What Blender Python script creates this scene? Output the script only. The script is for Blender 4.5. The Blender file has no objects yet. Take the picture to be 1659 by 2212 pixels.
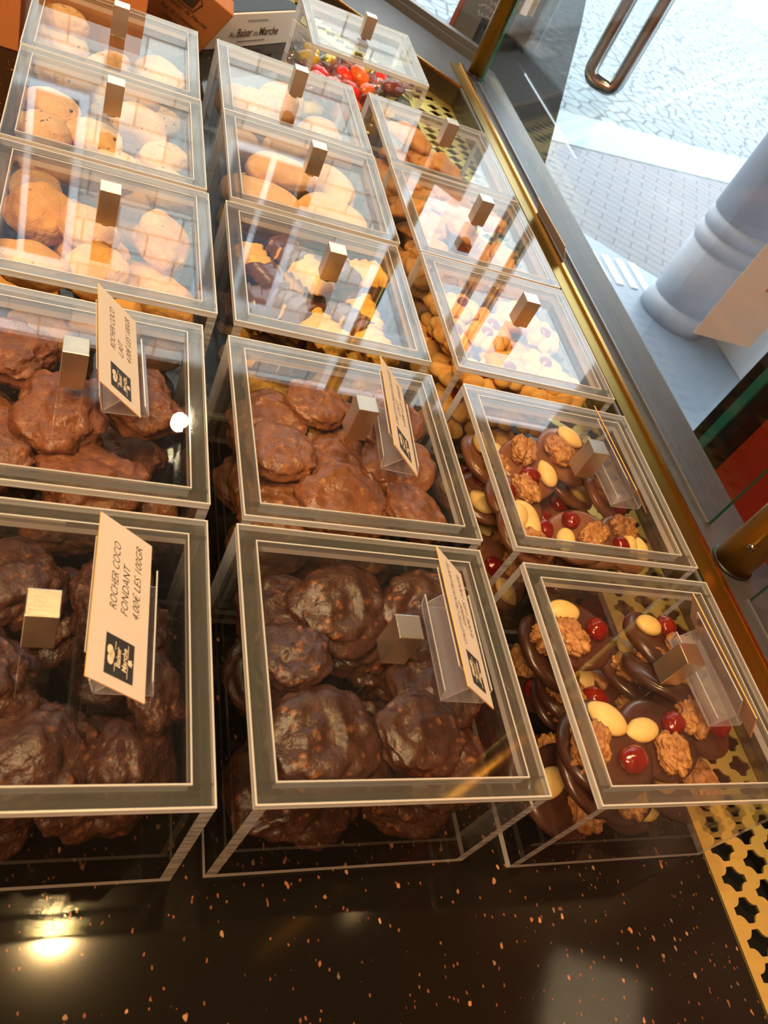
import bpy, bmesh, math, random
from mathutils import Vector, Matrix, Quaternion, Euler, noise as mnoise
sc = bpy.context.scene
COL = sc.collection
# ------------------------------------------------------------------ camera
cam_d = bpy.data.cameras.new('camera'); cam = bpy.data.objects.new('camera', cam_d); COL.objects.link(cam)
FR = ((0.91155832,-0.16409002,0.37700914),(0.11488690,-0.77874947,-0.61672544),(0.39479415,0.60549462,-0.69102377))
_m = Matrix(((FR[0][0], -FR[1][0], -FR[2][0]), (FR[0][1], -FR[1][1], -FR[2][1]), (FR[0][2], -FR[1][2], -FR[2][2]))).to_4x4()
_m.translation = Vector((-0.097346,-0.115651,0.428260))
cam.matrix_world = _m
cam_d.sensor_fit = 'VERTICAL'; cam_d.sensor_height = 24.0; cam_d.lens = 1725.591*24.0/2212
cam_d.clip_start = .01; cam_d.clip_end = 100
cam_d.dof.use_dof = True; cam_d.dof.focus_distance = .55; cam_d.dof.aperture_fstop = 13
sc.camera = cam
# ------------------------------------------------------------------ light and exposure
EXPOSURE = 0.36
SKY = 4.2
sc.view_settings.view_transform = 'Standard'; sc.view_settings.look = 'None'
sc.view_settings.exposure = EXPOSURE; sc.view_settings.gamma = 1.0
try: sc.view_settings.use_curve_mapping = False
except Exception: pass
cy = sc.cycles
cy.max_bounces = 9; cy.diffuse_bounces = 3; cy.glossy_bounces = 4; cy.transmission_bounces = 6
cy.transparent_max_bounces = 40; cy.sample_clamp_indirect = 3.0; cy.sample_clamp_direct = 0
cy.caustics_reflective = False; cy.caustics_refractive = False; cy.use_denoising = True
w = bpy.data.worlds.new('sky'); sc.world = w; w.use_nodes = True
wn = w.node_tree; wn.nodes.clear()
wo = wn.nodes.new('ShaderNodeOutputWorld'); wb = wn.nodes.new('ShaderNodeBackground')
wb.inputs[0].default_value = (.80, .90, 1.0, 1); wb.inputs[1].default_value = SKY
wn.links.new(wb.outputs[0], wo.inputs[0])
def area(name, loc, target, size, power, color, sizey=None):
    d = bpy.data.lights.new(name, 'AREA'); d.energy = power; d.color = color; d.size = size
    if sizey: d.shape = 'RECTANGLE'; d.size_y = sizey
    o = bpy.data.objects.new(name, d); COL.objects.link(o); o.location = loc
    o.rotation_euler = (Vector(target)-Vector(loc)).to_track_quat('-Z', 'Y').to_euler(); return o
def bulb(name, loc, radius, power, color, target=(0, .3, 0), angle=100):
    d = bpy.data.lights.new(name, 'SPOT'); d.energy = power; d.color = color; d.shadow_soft_size = radius
    d.spot_size = math.radians(angle); d.spot_blend = .6
    o = bpy.data.objects.new(name, d); COL.objects.link(o); o.location = loc
    o.rotation_euler = (Vector(target)-Vector(loc)).to_track_quat('-Z', 'Y').to_euler(); return o
WARM = (1.0, .75, .42)
sun_d = bpy.data.lights.new('sun', 'SUN'); sun_d.energy = 3.0; sun_d.angle = .3; sun_d.color = (1, .96, .9)
sun = bpy.data.objects.new('sun', sun_d); COL.objects.link(sun)
sun.rotation_euler = Vector((.35, .75, -.9)).to_track_quat('-Z', 'Y').to_euler()
area('added_warm_key', (-.55, .05, 1.75), (.05, .4, 0), .26, 15, WARM)  # added warm key from above, set where no lid mirrors it; not a real panel
area('added_room_fill', (-1.1, -.9, 1.85), (-1.0, -.8, 0), .7, 60, (1, .66, .34))  # unseen fill lamp, added to brighten the interior that the metal reflects
bulb('ceiling_spot', (.06, .42, 1.93), .035, 62, (1, .62, .24), (0, .25, 0))
bulb('arcade_spot', (1.9, .6, 1.93), .03, 10, (1, .78, .5), (.2, .2, 0), 90)
bulb('corner_spot', (.35, 2.1, 1.93), .03, 10, (1, .78, .5), (0, .8, 0), 90)
# ------------------------------------------------------------------ helpers
def tag(o, label=None, cat=None, group=None, kind=None):
    if label: o['label'] = label
    if cat: o['category'] = cat
    if group: o['group'] = group
    if kind: o['kind'] = kind
    return o
def link(name, me, parent=None, loc=None):
    o = bpy.data.objects.new(name, me); COL.objects.link(o)
    if parent: o.parent = parent
    if loc is not None: o.location = loc
    return o
def empty(name, loc=(0, 0, 0), rz=0):
    o = bpy.data.objects.new(name, None); COL.objects.link(o); o.location = loc; o.rotation_euler = (0, 0, rz)
    o.empty_display_size = .02; return o
def add_box(bm, lo, hi, mat=0, M=None):
    vs = [bm.verts.new((x, y, z)) for x in (lo[0], hi[0]) for y in (lo[1], hi[1]) for z in (lo[2], hi[2])]
    if M is not None:
        for v in vs: v.co = M @ v.co
    fs = [(0,1,3,2), (4,6,7,5), (0,4,5,1), (2,3,7,6), (0,2,6,4), (1,5,7,3)]
    out = [bm.faces.new([vs[i] for i in f]) for f in fs]
    for f in out: f.material_index = mat
    return out  # order: x-, x+, y-, y+, z-, z+
def add_prism(bm, pts, z0, z1, mat=0):
    a = [bm.verts.new((p[0], p[1], z0)) for p in pts]; b = [bm.verts.new((p[0], p[1], z1)) for p in pts]
    n = len(pts); fs = [bm.faces.new(a[::-1]), bm.faces.new(b)]
    for i in range(n): fs.append(bm.faces.new((a[i], a[(i+1) % n], b[(i+1) % n], b[i])))
    for f in fs: f.material_index = mat
    return fs
def add_tube(bm, pts, r, n=20, cap=True):
    pts = [Vector(p) for p in pts]; rings = []
    up = Vector((.3, .5, .8)).normalized(); prev = None
    for i, p in enumerate(pts):
        t = (pts[min(i+1, len(pts)-1)]-pts[max(i-1, 0)]).normalized()
        u = (prev if prev is not None else up); u = (u - t*u.dot(t)).normalized(); v = t.cross(u); prev = u
        rr = r[i] if isinstance(r, (list, tuple)) else r
        rings.append([bm.verts.new(p+rr*(u*math.cos(2*math.pi*k/n)+v*math.sin(2*math.pi*k/n))) for k in range(n)])
    for A, B_ in zip(rings, rings[1:]):
        for k in range(n): bm.faces.new((A[k], A[(k+1) % n], B_[(k+1) % n], B_[k]))
    if cap: bm.faces.new(rings[0][::-1]); bm.faces.new(rings[-1])
def mesh_of(bm, name, mats, smooth=False, bevel=0):
    bmesh.ops.recalc_face_normals(bm, faces=bm.faces)
    if bevel:
        bmesh.ops.bevel(bm, geom=list(bm.edges), offset=bevel, segments=2, affect='EDGES', profile=.5)
    me = bpy.data.meshes.new(name); bm.to_mesh(me); bm.free()
    for m in (mats if isinstance(mats, (list, tuple)) else [mats]): me.materials.append(m)
    if smooth:
        for p in me.polygons: p.use_smooth = True
    return me
def box_mesh(name, lo, hi, mat, bevel=0, M=None):
    bm = bmesh.new(); add_box(bm, lo, hi, 0, M); return mesh_of(bm, name, mat, False, bevel)
# ------------------------------------------------------------------ materials
def srgb(r, g, b):
    f = lambda c: ((c/255+.055)/1.055)**2.4 if c > 10 else c/255/12.92
    return (f(r), f(g), f(b), 1)
class NT:
    def __init__(s, name):
        s.m = bpy.data.materials.new(name); s.m.use_nodes = True; s.t = s.m.node_tree
        s.n = s.t.nodes; s.b = s.n['Principled BSDF']; s.out = s.n['Material Output']
    def new(s, k, **kw):
        n = s.n.new(k)
        for a, v in kw.items(): setattr(n, a, v)
        return n
    def l(s, a, b): s.t.links.new(a, b)
    def coord(s): 
        if not hasattr(s, 'tc'): s.tc = s.new('ShaderNodeTexCoord')
        return s.tc.outputs['Object']
    def rnd(s): return s.new('ShaderNodeObjectInfo').outputs['Random']
    def noise(s, scale, detail=3, rough=.5, vec=None):
        n = s.new('ShaderNodeTexNoise'); n.inputs['Scale'].default_value = scale; n.inputs['Detail'].default_value = detail
        n.inputs['Roughness'].default_value = rough; s.l(vec or s.coord(), n.inputs['Vector']); return n.outputs['Fac']
    def voro(s, scale, feat='F1', vec=None, out='Distance', rand=1):
        n = s.new('ShaderNodeTexVoronoi', feature=feat); n.inputs['Scale'].default_value = scale
        n.inputs['Randomness'].default_value = rand
        s.l(vec or s.coord(), n.inputs['Vector']); return n.outputs[out]
    def mapped(s, sx, sy, sz, rot=(0, 0, 0)):
        m = s.new('ShaderNodeMapping'); m.inputs['Scale'].default_value = (sx, sy, sz); m.inputs['Rotation'].default_value = rot
        s.l(s.coord(), m.inputs['Vector']); return m.outputs[0]
    def ramp(s, fac, stops, interp='LINEAR'):
        r = s.new('ShaderNodeValToRGB'); e = r.color_ramp; e.interpolation = interp
        while len(e.elements) < len(stops): e.elements.new(.5)
        for el, (p, c) in zip(e.elements, stops): el.position = p; el.color = c
        s.l(fac, r.inputs[0]); return r.outputs[0]
    def mix(s, fac, a, b, mode='MIX'):
        m = s.new('ShaderNodeMix', data_type='RGBA', blend_type=mode)
        for sock, v in ((m.inputs[0], fac), (m.inputs[6], a), (m.inputs[7], b)):
            if isinstance(v, (int, float)): sock.default_value = v
            elif isinstance(v, tuple): sock.default_value = v
            else: s.l(v, sock)
        return m.outputs[2]
    def math(s, op, a, b=0, clamp=False):
        m = s.new('ShaderNodeMath', operation=op, use_clamp=clamp)
        for sock, v in ((m.inputs[0], a), (m.inputs[1], b)):
            if isinstance(v, (int, float)): sock.default_value = v
            else: s.l(v, sock)
        return m.outputs[0]
    def bump(s, h, strength, dist=.001, nrm=None):
        b = s.new('ShaderNodeBump'); b.inputs['Strength'].default_value = strength; b.inputs['Distance'].default_value = dist
        s.l(h, b.inputs['Height'])
        if nrm: s.l(nrm, b.inputs['Normal'])
        return b.outputs[0]
    def set(s, **kw):
        names = dict(col='Base Color', rough='Roughness', metal='Metallic', nrm='Normal', sss='Subsurface Weight', coat='Coat Weight', coatr='Coat Roughness', spec='Specular IOR Level', aniso='Anisotropic', ior='IOR', trans='Transmission Weight', emis='Emission Strength', ecol='Emission Color', sheen='Sheen Weight', alpha='Alpha')
        for k, v in kw.items():
            i = s.b.inputs[names[k]]
            if hasattr(v, 'node'): s.l(v, i)
            else: i.default_value = v
        return s.m
def sgn_pow(v, e): return math.copysign(abs(v)**e, v)
def plain(name, col, rough=.5, **kw): return NT(name).set(col=col, rough=rough, **kw)

def fresnel_glass(name, tint=(1, 1, 1, 1), f0=.04, rough=0.0, haze=None, hazecol=None, power=5):
    """clear sheet: straight transmission plus mirror reflection growing towards grazing (same from both sides)"""
    s = NT(name); s.n.remove(s.b)
    g = s.new('ShaderNodeNewGeometry')
    d = s.new('ShaderNodeVectorMath', operation='DOT_PRODUCT'); s.l(g.outputs['Incoming'], d.inputs[0]); s.l(g.outputs['Normal'], d.inputs[1])
    c = s.math('SUBTRACT', 1.0, s.math('ABSOLUTE', d.outputs['Value']), True)
    F = s.math('ADD', s.math('MULTIPLY', s.math('POWER', c, power), 1-f0), f0, True)
    tr = s.new('ShaderNodeBsdfTransparent'); tr.inputs[0].default_value = tint
    base = tr.outputs[0]
    if haze:
        df = s.new('ShaderNodeBsdfDiffuse'); df.inputs[0].default_value = hazecol or (.8, .8, .78, 1)
        tl = s.new('ShaderNodeBsdfTranslucent'); tl.inputs[0].default_value = hazecol or (.8, .8, .78, 1)
        m0 = s.new('ShaderNodeMixShader'); m0.inputs[0].default_value = .5; s.l(df.outputs[0], m0.inputs[1]); s.l(tl.outputs[0], m0.inputs[2])
        m1 = s.new('ShaderNodeMixShader'); s.l(base, m1.inputs[1]); s.l(m0.outputs[0], m1.inputs[2])
        if isinstance(haze, float): m1.inputs[0].default_value = haze
        else: s.l(haze(s), m1.inputs[0])
        base = m1.outputs[0]
    gl = s.new('ShaderNodeBsdfGlossy'); gl.inputs['Roughness'].default_value = rough
    mx = s.new('ShaderNodeMixShader'); s.l(F, mx.inputs[0]); s.l(base, mx.inputs[1]); s.l(gl.outputs[0], mx.inputs[2])
    s.l(mx.outputs[0], s.out.inputs[0]); return s.m

M_ACR = fresnel_glass('clear_acrylic', (.985, .985, .975, 1), .068, haze=.004)
M_RIM = fresnel_glass('acrylic_rim', (.76, .76, .73, 1), .085, .05, haze=.09, hazecol=(.60, .60, .55, 1))
M_EDGE = fresnel_glass('acrylic_cut_edge', (.85, .85, .82, 1), .12, .12, haze=.78, hazecol=(.97, .96, .93, 1))
M_STRIP = fresnel_glass('acrylic_corner_strip', (.85, .85, .82, 1), .12, .06, hazecol=(.80, .79, .74, 1),
    haze=lambda s: s.math('MULTIPLY', s.ramp(s.noise(1, 3, .6, s.mapped(60, 60, 300, (0, .7, 0))), [(.3, (.35, .35, .35, 1)), (.6, (1, 1, 1, 1))]), .85))
M_PLAST = fresnel_glass('holder_plastic', (.93, .93, .95, 1), .05, .05, haze=.16, hazecol=(.85, .84, .88, 1))
M_PANE = fresnel_glass('window_pane', (.97, .985, .98, 1), .035)
M_PANE_EDGE = NT('green_glass_edge').set(col=srgb(24, 88, 70), rough=.2)

def choc(name, base, dark, fleck, fscale, rough, nuts, fb=1.0, coat=0.):
    s = NT(name)
    n = s.noise(140, 4, .6); col = s.mix(s.ramp(n, [(.35, (0, 0, 0, 1)), (.7, (1, 1, 1, 1))]), dark, base)
    v = s.voro(fscale, vec=s.mapped(1, .45, .7, (.4, .7, .2))); 
    spot = s.ramp(v, [(.10, (1, 1, 1, 1)), (.20, (0, 0, 0, 1))])
    sel = s.ramp(s.noise(230, 1), [(.5, (0, 0, 0, 1)), (.56, (1, 1, 1, 1))])
    m = s.mix(1.0, spot, sel, 'MULTIPLY')
    at = s.new('ShaderNodeAttribute', attribute_name='fleck')
    mm = s.math('MAXIMUM', s.math('MULTIPLY', at.outputs['Fac'], nuts, True), s.math('MULTIPLY', m, .55))
    col = s.mix(mm, col, fleck)
    h = s.math('ADD', s.math('MULTIPLY', s.noise(520, 4), fb), s.math('MULTIPLY', m, 1.6))
    h = s.math('ADD', h, s.math('MULTIPLY', s.noise(90, 3), 1.2))
    r = s.ramp(s.noise(60, 2), [(.3, (rough-.1,)*3+(1,)), (.7, (rough+.12,)*3+(1,))])
    return s.set(col=col, rough=r, nrm=s.bump(h, .9, .0013), spec=.5, coat=coat, coatr=.22)
K = {}
K['coco_dark'] = choc('dark_chocolate_coconut', srgb(80, 46, 31), srgb(54, 29, 19), srgb(176, 108, 62), 700, .36, .45, .8, .1)
K['coco_milk'] = choc('milk_chocolate_coconut', srgb(142, 86, 52), srgb(104, 58, 34), srgb(208, 142, 86), 700, .36, .4, .8, .1)
K['gal_dark'] = choc('dark_chocolate_galette', srgb(78, 45, 30), srgb(54, 30, 19), srgb(180, 108, 54), 640, .34, .6, .45, .1)
K['gal_milk'] = choc('milk_chocolate_galette', srgb(142, 88, 52), srgb(110, 64, 37), srgb(210, 142, 76), 640, .34, .6, .45, .1)
def smoothchoc(name, a, b):
    s = NT(name); n = s.noise(40, 3)
    return s.set(col=s.mix(n, a, b), rough=.28, nrm=s.bump(s.noise(160, 3), .15, .001), coat=.35, coatr=.2)
K['mend_dark'] = smoothchoc('dark_chocolate', srgb(80, 46, 34), srgb(58, 33, 25))
K['mend_milk'] = smoothchoc('milk_chocolate', srgb(138, 86, 56), srgb(114, 68, 44))
K['coating'] = smoothchoc('dipped_chocolate', srgb(108, 68, 50), srgb(84, 50, 36))
def cookie(name, a, b, spotc, spots=.0, rough=.75, bscale=300, bst=.5):
    s = NT(name); n = s.noise(55, 5, .65)
    col = s.mix(s.ramp(n, [(.3, (0,)*3+(1,)), (.72, (1,)*3+(1,))]), b, a)
    if spots:
        v = s.ramp(s.voro(95), [(spots*.6, (1,)*3+(1,)), (spots, (0,)*3+(1,))]); col = s.mix(v, col, spotc)
    h = s.math('ADD', s.noise(bscale, 5, .65), s.math('MULTIPLY', s.ramp(s.voro(110, 'DISTANCE_TO_EDGE'), [(0, (0,)*3+(1,)), (.05, (1,)*3+(1,))]), .25))
    return s.set(col=col, rough=rough, nrm=s.bump(h, bst, .0012), spec=.3)
K['cookie_gold'] = cookie('golden_biscuit', srgb(228, 180, 104), srgb(208, 148, 72), srgb(140, 82, 40), .10, bst=.9)
K['cookie_raisin'] = cookie('pale_raisin_biscuit', srgb(230, 194, 142), srgb(212, 166, 110), srgb(130, 82, 52), .10, bst=.7)
K['cookie_ball'] = cookie('pale_bun_biscuit', srgb(228, 190, 144), srgb(208, 160, 112), srgb(140, 92, 60), .08, bst=.6)
K['cookie_oval'] = cookie('smooth_oval_biscuit', srgb(232, 194, 138), srgb(216, 170, 110), srgb(180, 120, 70), .0, bst=.3)
K['zigzag'] = cookie('piped_butter_biscuit', srgb(236, 196, 104), srgb(224, 164, 70), srgb(180, 120, 50), .0, bst=.25)
K['flower'] = cookie('piped_rosette_biscuit', srgb(238, 190, 112), srgb(226, 160, 78), srgb(180, 120, 50), .0, bst=.25)
K['shell'] = cookie('piped_almond_biscuit', srgb(230, 178, 118), srgb(206, 142, 80), srgb(180, 120, 50), .0, bst=.35)
K['raisin'] = plain('raisin', srgb(78, 48, 34), .5)
s = NT('glazed_cherry'); K['cherry'] = s.set(col=s.mix(s.noise(150, 3), srgb(150, 20, 8), srgb(84, 6, 4)), rough=.14, coat=.35, coatr=.05, sss=.15, nrm=s.bump(s.noise(260, 3), .5, .001))
s.b.inputs['Subsurface Radius'].default_value = (.004, .001, .0006)
s = NT('blanched_almond'); K['almond'] = s.set(col=s.mix(s.noise(200, 3), srgb(240, 208, 140), srgb(226, 182, 104)), rough=.45, nrm=s.bump(s.noise(300, 3), .25, .001))
s = NT('walnut_kernel'); K['walnut'] = s.set(col=s.mix(s.ramp(s.noise(210, 4), [(.3, (0,)*3+(1,)), (.7, (1,)*3+(1,))]), srgb(140, 82, 38), srgb(206, 150, 90)), rough=.5, nrm=s.bump(s.noise(420, 4), .6, .001))
cc = [srgb(240, 44, 22), srgb(250, 112, 30), srgb(252, 214, 10), srgb(120, 48, 44), srgb(236, 84, 84)]
for i, c_ in enumerate(cc):
    s = NT('sweet_colour_%s' % ['red', 'orange', 'yellow', 'dark', 'pink'][i]); K['candy%d' % i] = s.set(col=s.mix(s.noise(160, 2), c_, tuple(min(1, v*1.25) for v in c_[:3])+(1,)), rough=.15, coat=.8, coatr=.05, nrm=s.bump(s.noise(230, 2), .7, .002))
    K['wrap%d' % i] = fresnel_glass('twist_wrap_%s' % ['red', 'orange', 'green', 'clear', 'pink'][i], (.9, .9, .9, 1), .15, .12, haze=.42, hazecol=[srgb(230, 110, 96), srgb(240, 160, 90), srgb(60, 110, 40), srgb(200, 200, 214), srgb(236, 150, 150)][i])

# counter: black polished composite with copper flecks
s = NT('black_speckled_stone')
def chips(sc_, w0, w1, sel0, seed):
    v = s.new('ShaderNodeTexVoronoi', feature='F1', distance='EUCLIDEAN'); v.inputs['Scale'].default_value = sc_
    mp = s.new('ShaderNodeMapping'); mp.inputs['Location'].default_value = (seed, seed*2, 0); mp.inputs['Scale'].default_value = (1, .62, 1); mp.inputs['Rotation'].default_value = (0, 0, .35)
    s.l(s.coord(), mp.inputs[0])
    dn = s.new('ShaderNodeTexNoise'); dn.inputs['Scale'].default_value = sc_*1.6; s.l(mp.outputs[0], dn.inputs['Vector'])
    ad = s.new('ShaderNodeVectorMath', operation='MULTIPLY_ADD'); s.l(dn.outputs['Color'], ad.inputs[0]); ad.inputs[1].default_value = (.55/sc_,)*3; s.l(mp.outputs[0], ad.inputs[2]); s.l(ad.outputs[0], v.inputs['Vector'])
    sh = s.ramp(v.outputs['Distance'], [(w0, (1,)*3+(1,)), (w1, (0,)*3+(1,))])
    sp = s.new('ShaderNodeSeparateColor'); s.l(v.outputs['Color'], sp.inputs[0])
    k = s.ramp(sp.outputs[0], [(sel0, (0,)*3+(1,)), (min(1, sel0+.02), (1,)*3+(1,))])
    return s.mix(1.0, sh, k, 'MULTIPLY'), sp.outputs[1]
c1, r1 = chips(200, .17, .22, .86, 3.1); c2, r2 = chips(420, .20, .28, .86, 7.7); c3, r3 = chips(110, .12, .15, .93, 1.3)
fc = s.ramp(r1, [(0, srgb(128, 76, 46)), (.5, srgb(176, 124, 88)), (1, srgb(96, 88, 78))])
col = s.mix(s.noise(9, 3), srgb(16, 13, 11), srgb(24, 20, 16))
col = s.mix(c2, col, srgb(120, 70, 44)); col = s.mix(c1, col, fc); col = s.mix(c3, col, srgb(150, 98, 66))
M_COUNTER = s.set(col=col, rough=.08, spec=.28, nrm=s.bump(s.noise(6, 2), .03, .002))
# brushed metals
def brushed(name, col, rough, sx, sy, sz, st=.25, aniso=.0):
    s = NT(name); n = s.noise(1, 3, .6, s.mapped(sx, sy, sz))
    return s.set(col=col, metal=1.0, rough=s.math('ADD', s.math('MULTIPLY', n, .14), rough-.07), nrm=s.bump(n, st, .0003))
M_KNOB = brushed('brushed_nickel', srgb(204, 190, 170), .30, 180, 2600, 180)
M_BRASS_POST = brushed('polished_brass', srgb(232, 176, 74), .30, 300, 300, 12, .15)
M_TRIM = brushed('brass_trim', srgb(156, 130, 58), .34, 400, 6, 400, .2)
M_TRIM2 = brushed('brass_lip', srgb(190, 140, 62), .26, 400, 6, 400, .2)
M_GRILLE = brushed('brass_grille', srgb(255, 234, 140), .42, 60, 600, 60, .15)
M_STEEL = brushed('stainless_steel', srgb(176, 186, 184), .16, 200, 200, 20, .1)
s = NT('hammered_grey_metal'); v = s.noise(620, 4, .75)
M_SILL = s.set(col=s.mix(s.noise(30, 3), srgb(74, 74, 76), srgb(98, 97, 97)), metal=.65, rough=.24, nrm=s.bump(v, .9, .0011))
M_DARKM = plain('dark_metal', srgb(34, 32, 30), .4, metal=.5)
M_RISER = plain('dark_brown_riser', srgb(32, 24, 18), .35)
M_BLACK = plain('black_channel', srgb(12, 12, 13), .5)
M_ALU = plain('grey_aluminium', srgb(120, 122, 126), .35, metal=.6)
s = NT('card_stock'); M_CARD = s.set(col=srgb(212, 198, 184), rough=.8, nrm=s.bump(s.noise(900, 2), .1, .0004))
M_CARD_EDGE = plain('card_edge', srgb(214, 160, 80), .7)
M_INK = plain('brown_ink', srgb(62, 38, 34), .8)
M_LOGO = plain('logo_black', srgb(38, 36, 36), .7)
M_LOGOTXT = plain('logo_cream', srgb(226, 208, 180), .8)
s = NT('kraft_board'); M_KRAFT = s.set(col=s.mix(s.noise(300, 3), srgb(168, 104, 54), srgb(184, 118, 66)), rough=.8)
M_KRAFT_IN = plain('gold_lining', srgb(236, 170, 50), .35, metal=.4)
M_WHITEBOX = plain('white_board', srgb(226, 214, 202), .6)
M_PRINT = plain('black_print', srgb(64, 48, 38), .8)
M_LIDBLK = plain('navy_lid', srgb(12, 12, 18), .5, spec=.2)

# ---------------------------------------------------------------- sweets: mesh builders
def nz(x, y, z): return mnoise.noise(Vector((x, y, z)))
def sphere_bm(sub):
    bm = bmesh.new(); bmesh.ops.create_icosphere(bm, subdivisions=sub, radius=1.0); return bm
def finish(bm, name, mat, smooth=True):
    me = bpy.data.meshes.new(name); bm.to_mesh(me); bm.free()
    if smooth:
        for p in me.polygons: p.use_smooth = True
    if mat: me.materials.append(mat)
    return me
def sgnpow(v, e): return math.copysign(abs(v)**e, v)

def blob(sub, a, b, c, seed, low=.12, lowf=1.2, fine=.0, finef=9., ex=1., exz=1., flat=0.0, fleckn=0, flecka=.0008, fleckr=.0014):
    """lumpy ellipsoid; ex<1 squares it up; fleckn nut chips raised out of the surface"""
    bm = sphere_bm(sub); rnd = random.Random(seed); s = seed*7.31
    lay = bm.verts.layers.float.new('fleck')
    pts = []
    for _ in range(fleckn):
        v = Vector((rnd.gauss(0,1), rnd.gauss(0,1), rnd.gauss(0,1))).normalized()
        t = Vector((rnd.gauss(0,1), rnd.gauss(0,1), rnd.gauss(0,1))).cross(v).normalized()
        pts.append((v, t, v.cross(t), fleckr*rnd.uniform(.6,1.4), rnd.uniform(1.3,3.0)))
    R = (a+b+c)/3
    for v in bm.verts:
        d = v.co.normalized()
        k = 1 + low*nz(d.x*lowf+s, d.y*lowf, d.z*lowf) + low*.5*nz(d.x*lowf*2.3, d.y*lowf*2.3+s, d.z*lowf*2.3)
        if fine: k += fine*(nz(d.x*finef, d.y*finef, d.z*finef+s)+.6*nz(d.x*finef*2.1+s, d.y*finef*2.1, d.z*finef*2.1))
        p = Vector((a*sgnpow(d.x,ex), b*sgnpow(d.y,ex), c*sgnpow(d.z,exz)))*k
        if flat and p.z < -c*flat: p.z = -c*flat + (p.z + c*flat)*.15
        m = 0
        for (q, t1, t2, r, el) in pts:
            e = d-q
            if e.length_squared < .16:
                u = abs(e.dot(t1))*R/(r*el); w = abs(e.dot(t2))*R/r
                g = max(0, 1-max(u, w)**3) if max(u, w) < 1 else 0
                m = max(m, g)
        v[lay] = m
        v.co = p + d*m*flecka
    return bm

def rocher_bm(seed, sub):
    return blob(sub, .0262, .0215, .0122, seed, low=.30, lowf=1.3, fine=.06, finef=8., exz=.8, fleckn=150 if sub > 3 else 0, flecka=.0005, fleckr=.00038)

def galette_bm(seed, sub):
    bm = blob(sub, .0275, .0265, .0088, seed, low=.15, lowf=1.8, fine=.032, finef=5.5, exz=.7, fleckn=70 if sub > 3 else 0, flecka=.0007, fleckr=.00062)
    rnd = random.Random(seed+50); ph = rnd.uniform(0, 6.28); cx, cy = rnd.uniform(-.005,.005), rnd.uniform(-.005,.005)
    for v in bm.verts:
        x, y = v.co.x-cx, v.co.y-cy; r = math.hypot(x, y); th = math.atan2(y, x)
        w = 1 if v.co.z > 0 else .35
        k = max(0, min(1, (.0275-math.hypot(v.co.x, v.co.y))/.006))
        sp = math.sin(r*520 + th*1.0 + ph + 1.5*nz(x*60, y*60, seed))
        fold = 1-abs(nz(x*62+seed, y*62+.6*nz(x*40, y*40, seed), seed*3.3))*3
        v.co.z += w*k*(.0012*fold + .0018*nz(x*48+seed, y*48, seed*1.3) + .0003*sp)
    return bm

def disc_bm(seed, r, h, sub):
    n = 64 if sub > 3 else 24
    prof = [(0, h*.52), (.35, h*.53), (.65, h*.5), (.84, h*.44), (.94, h*.3), (.99, h*.12), (1, -.05*h), (.97, -h*.32), (.9, -h*.48), (.5, -h*.5), (0, -h*.5)]
    bm = bmesh.new(); rings = []
    for pr, z in prof:
        if pr == 0: rings.append([bm.verts.new((0, 0, z))]); continue
        ring = []
        for i in range(n):
            t = 2*math.pi*i/n; d = 1+.05*nz(math.cos(t)*1.1+seed*3.7, math.sin(t)*1.1, 0)
            x, y = r*pr*d*math.cos(t), r*pr*d*math.sin(t)
            ring.append(bm.verts.new((x, y, z+.0009*nz(x*70, y*70, seed))))
        rings.append(ring)
    for A, B_ in zip(rings, rings[1:]):
        if len(A) == 1:
            for i in range(n): bm.faces.new((A[0], B_[i], B_[(i+1) % n]))
        elif len(B_) == 1:
            for i in range(n): bm.faces.new((A[i], B_[0], A[(i+1) % n]))
        else:
            for i in range(n): bm.faces.new((A[i], B_[i], B_[(i+1) % n], A[(i+1) % n]))
    bmesh.ops.recalc_face_normals(bm, faces=bm.faces)
    return bm

def cherry_bm(seed, s=1.):
    return blob(4, .0084*s, .0074*s, .0062*s, seed, low=.12, lowf=.9)
def almond_bm(seed):
    bm = sphere_bm(3)
    for v in bm.verts:
        d = v.co; t = 1-.32*max(0, d.x)**2
        v.co = Vector((.0122*d.x, .0080*d.y*t, .0049*d.z*t))*(1+.05*nz(d.x*1.5+seed, d.y*1.5, d.z))
    return bm
def walnut_bm(seed):
    """half kernel: two wrinkled lobes either side of a groove"""
    bm = sphere_bm(5)
    for v in bm.verts:
        d = v.co.copy()
        wx, wy = d.x+.25*nz(d.x*2+seed, d.y*2, d.z*2), d.y+.25*nz(d.x*2, d.y*2+seed, d.z*2)
        f = abs(nz(wx*2.0+seed, wy*2.0, d.z*2.0)); g = abs(nz(wx*4.4, wy*4.4+seed, d.z*4.4))
        k = .86+.62*min(f, .30)**.8+.30*min(g, .3)
        groove = 1-.30*math.exp(-(d.y/.14)**2)
        waist = 1-.20*math.exp(-(d.x/.30)**2)*abs(d.y)
        v.co = Vector((.0130*d.x, .0105*d.y*waist, .0070*d.z))*k*groove
    return bm
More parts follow.
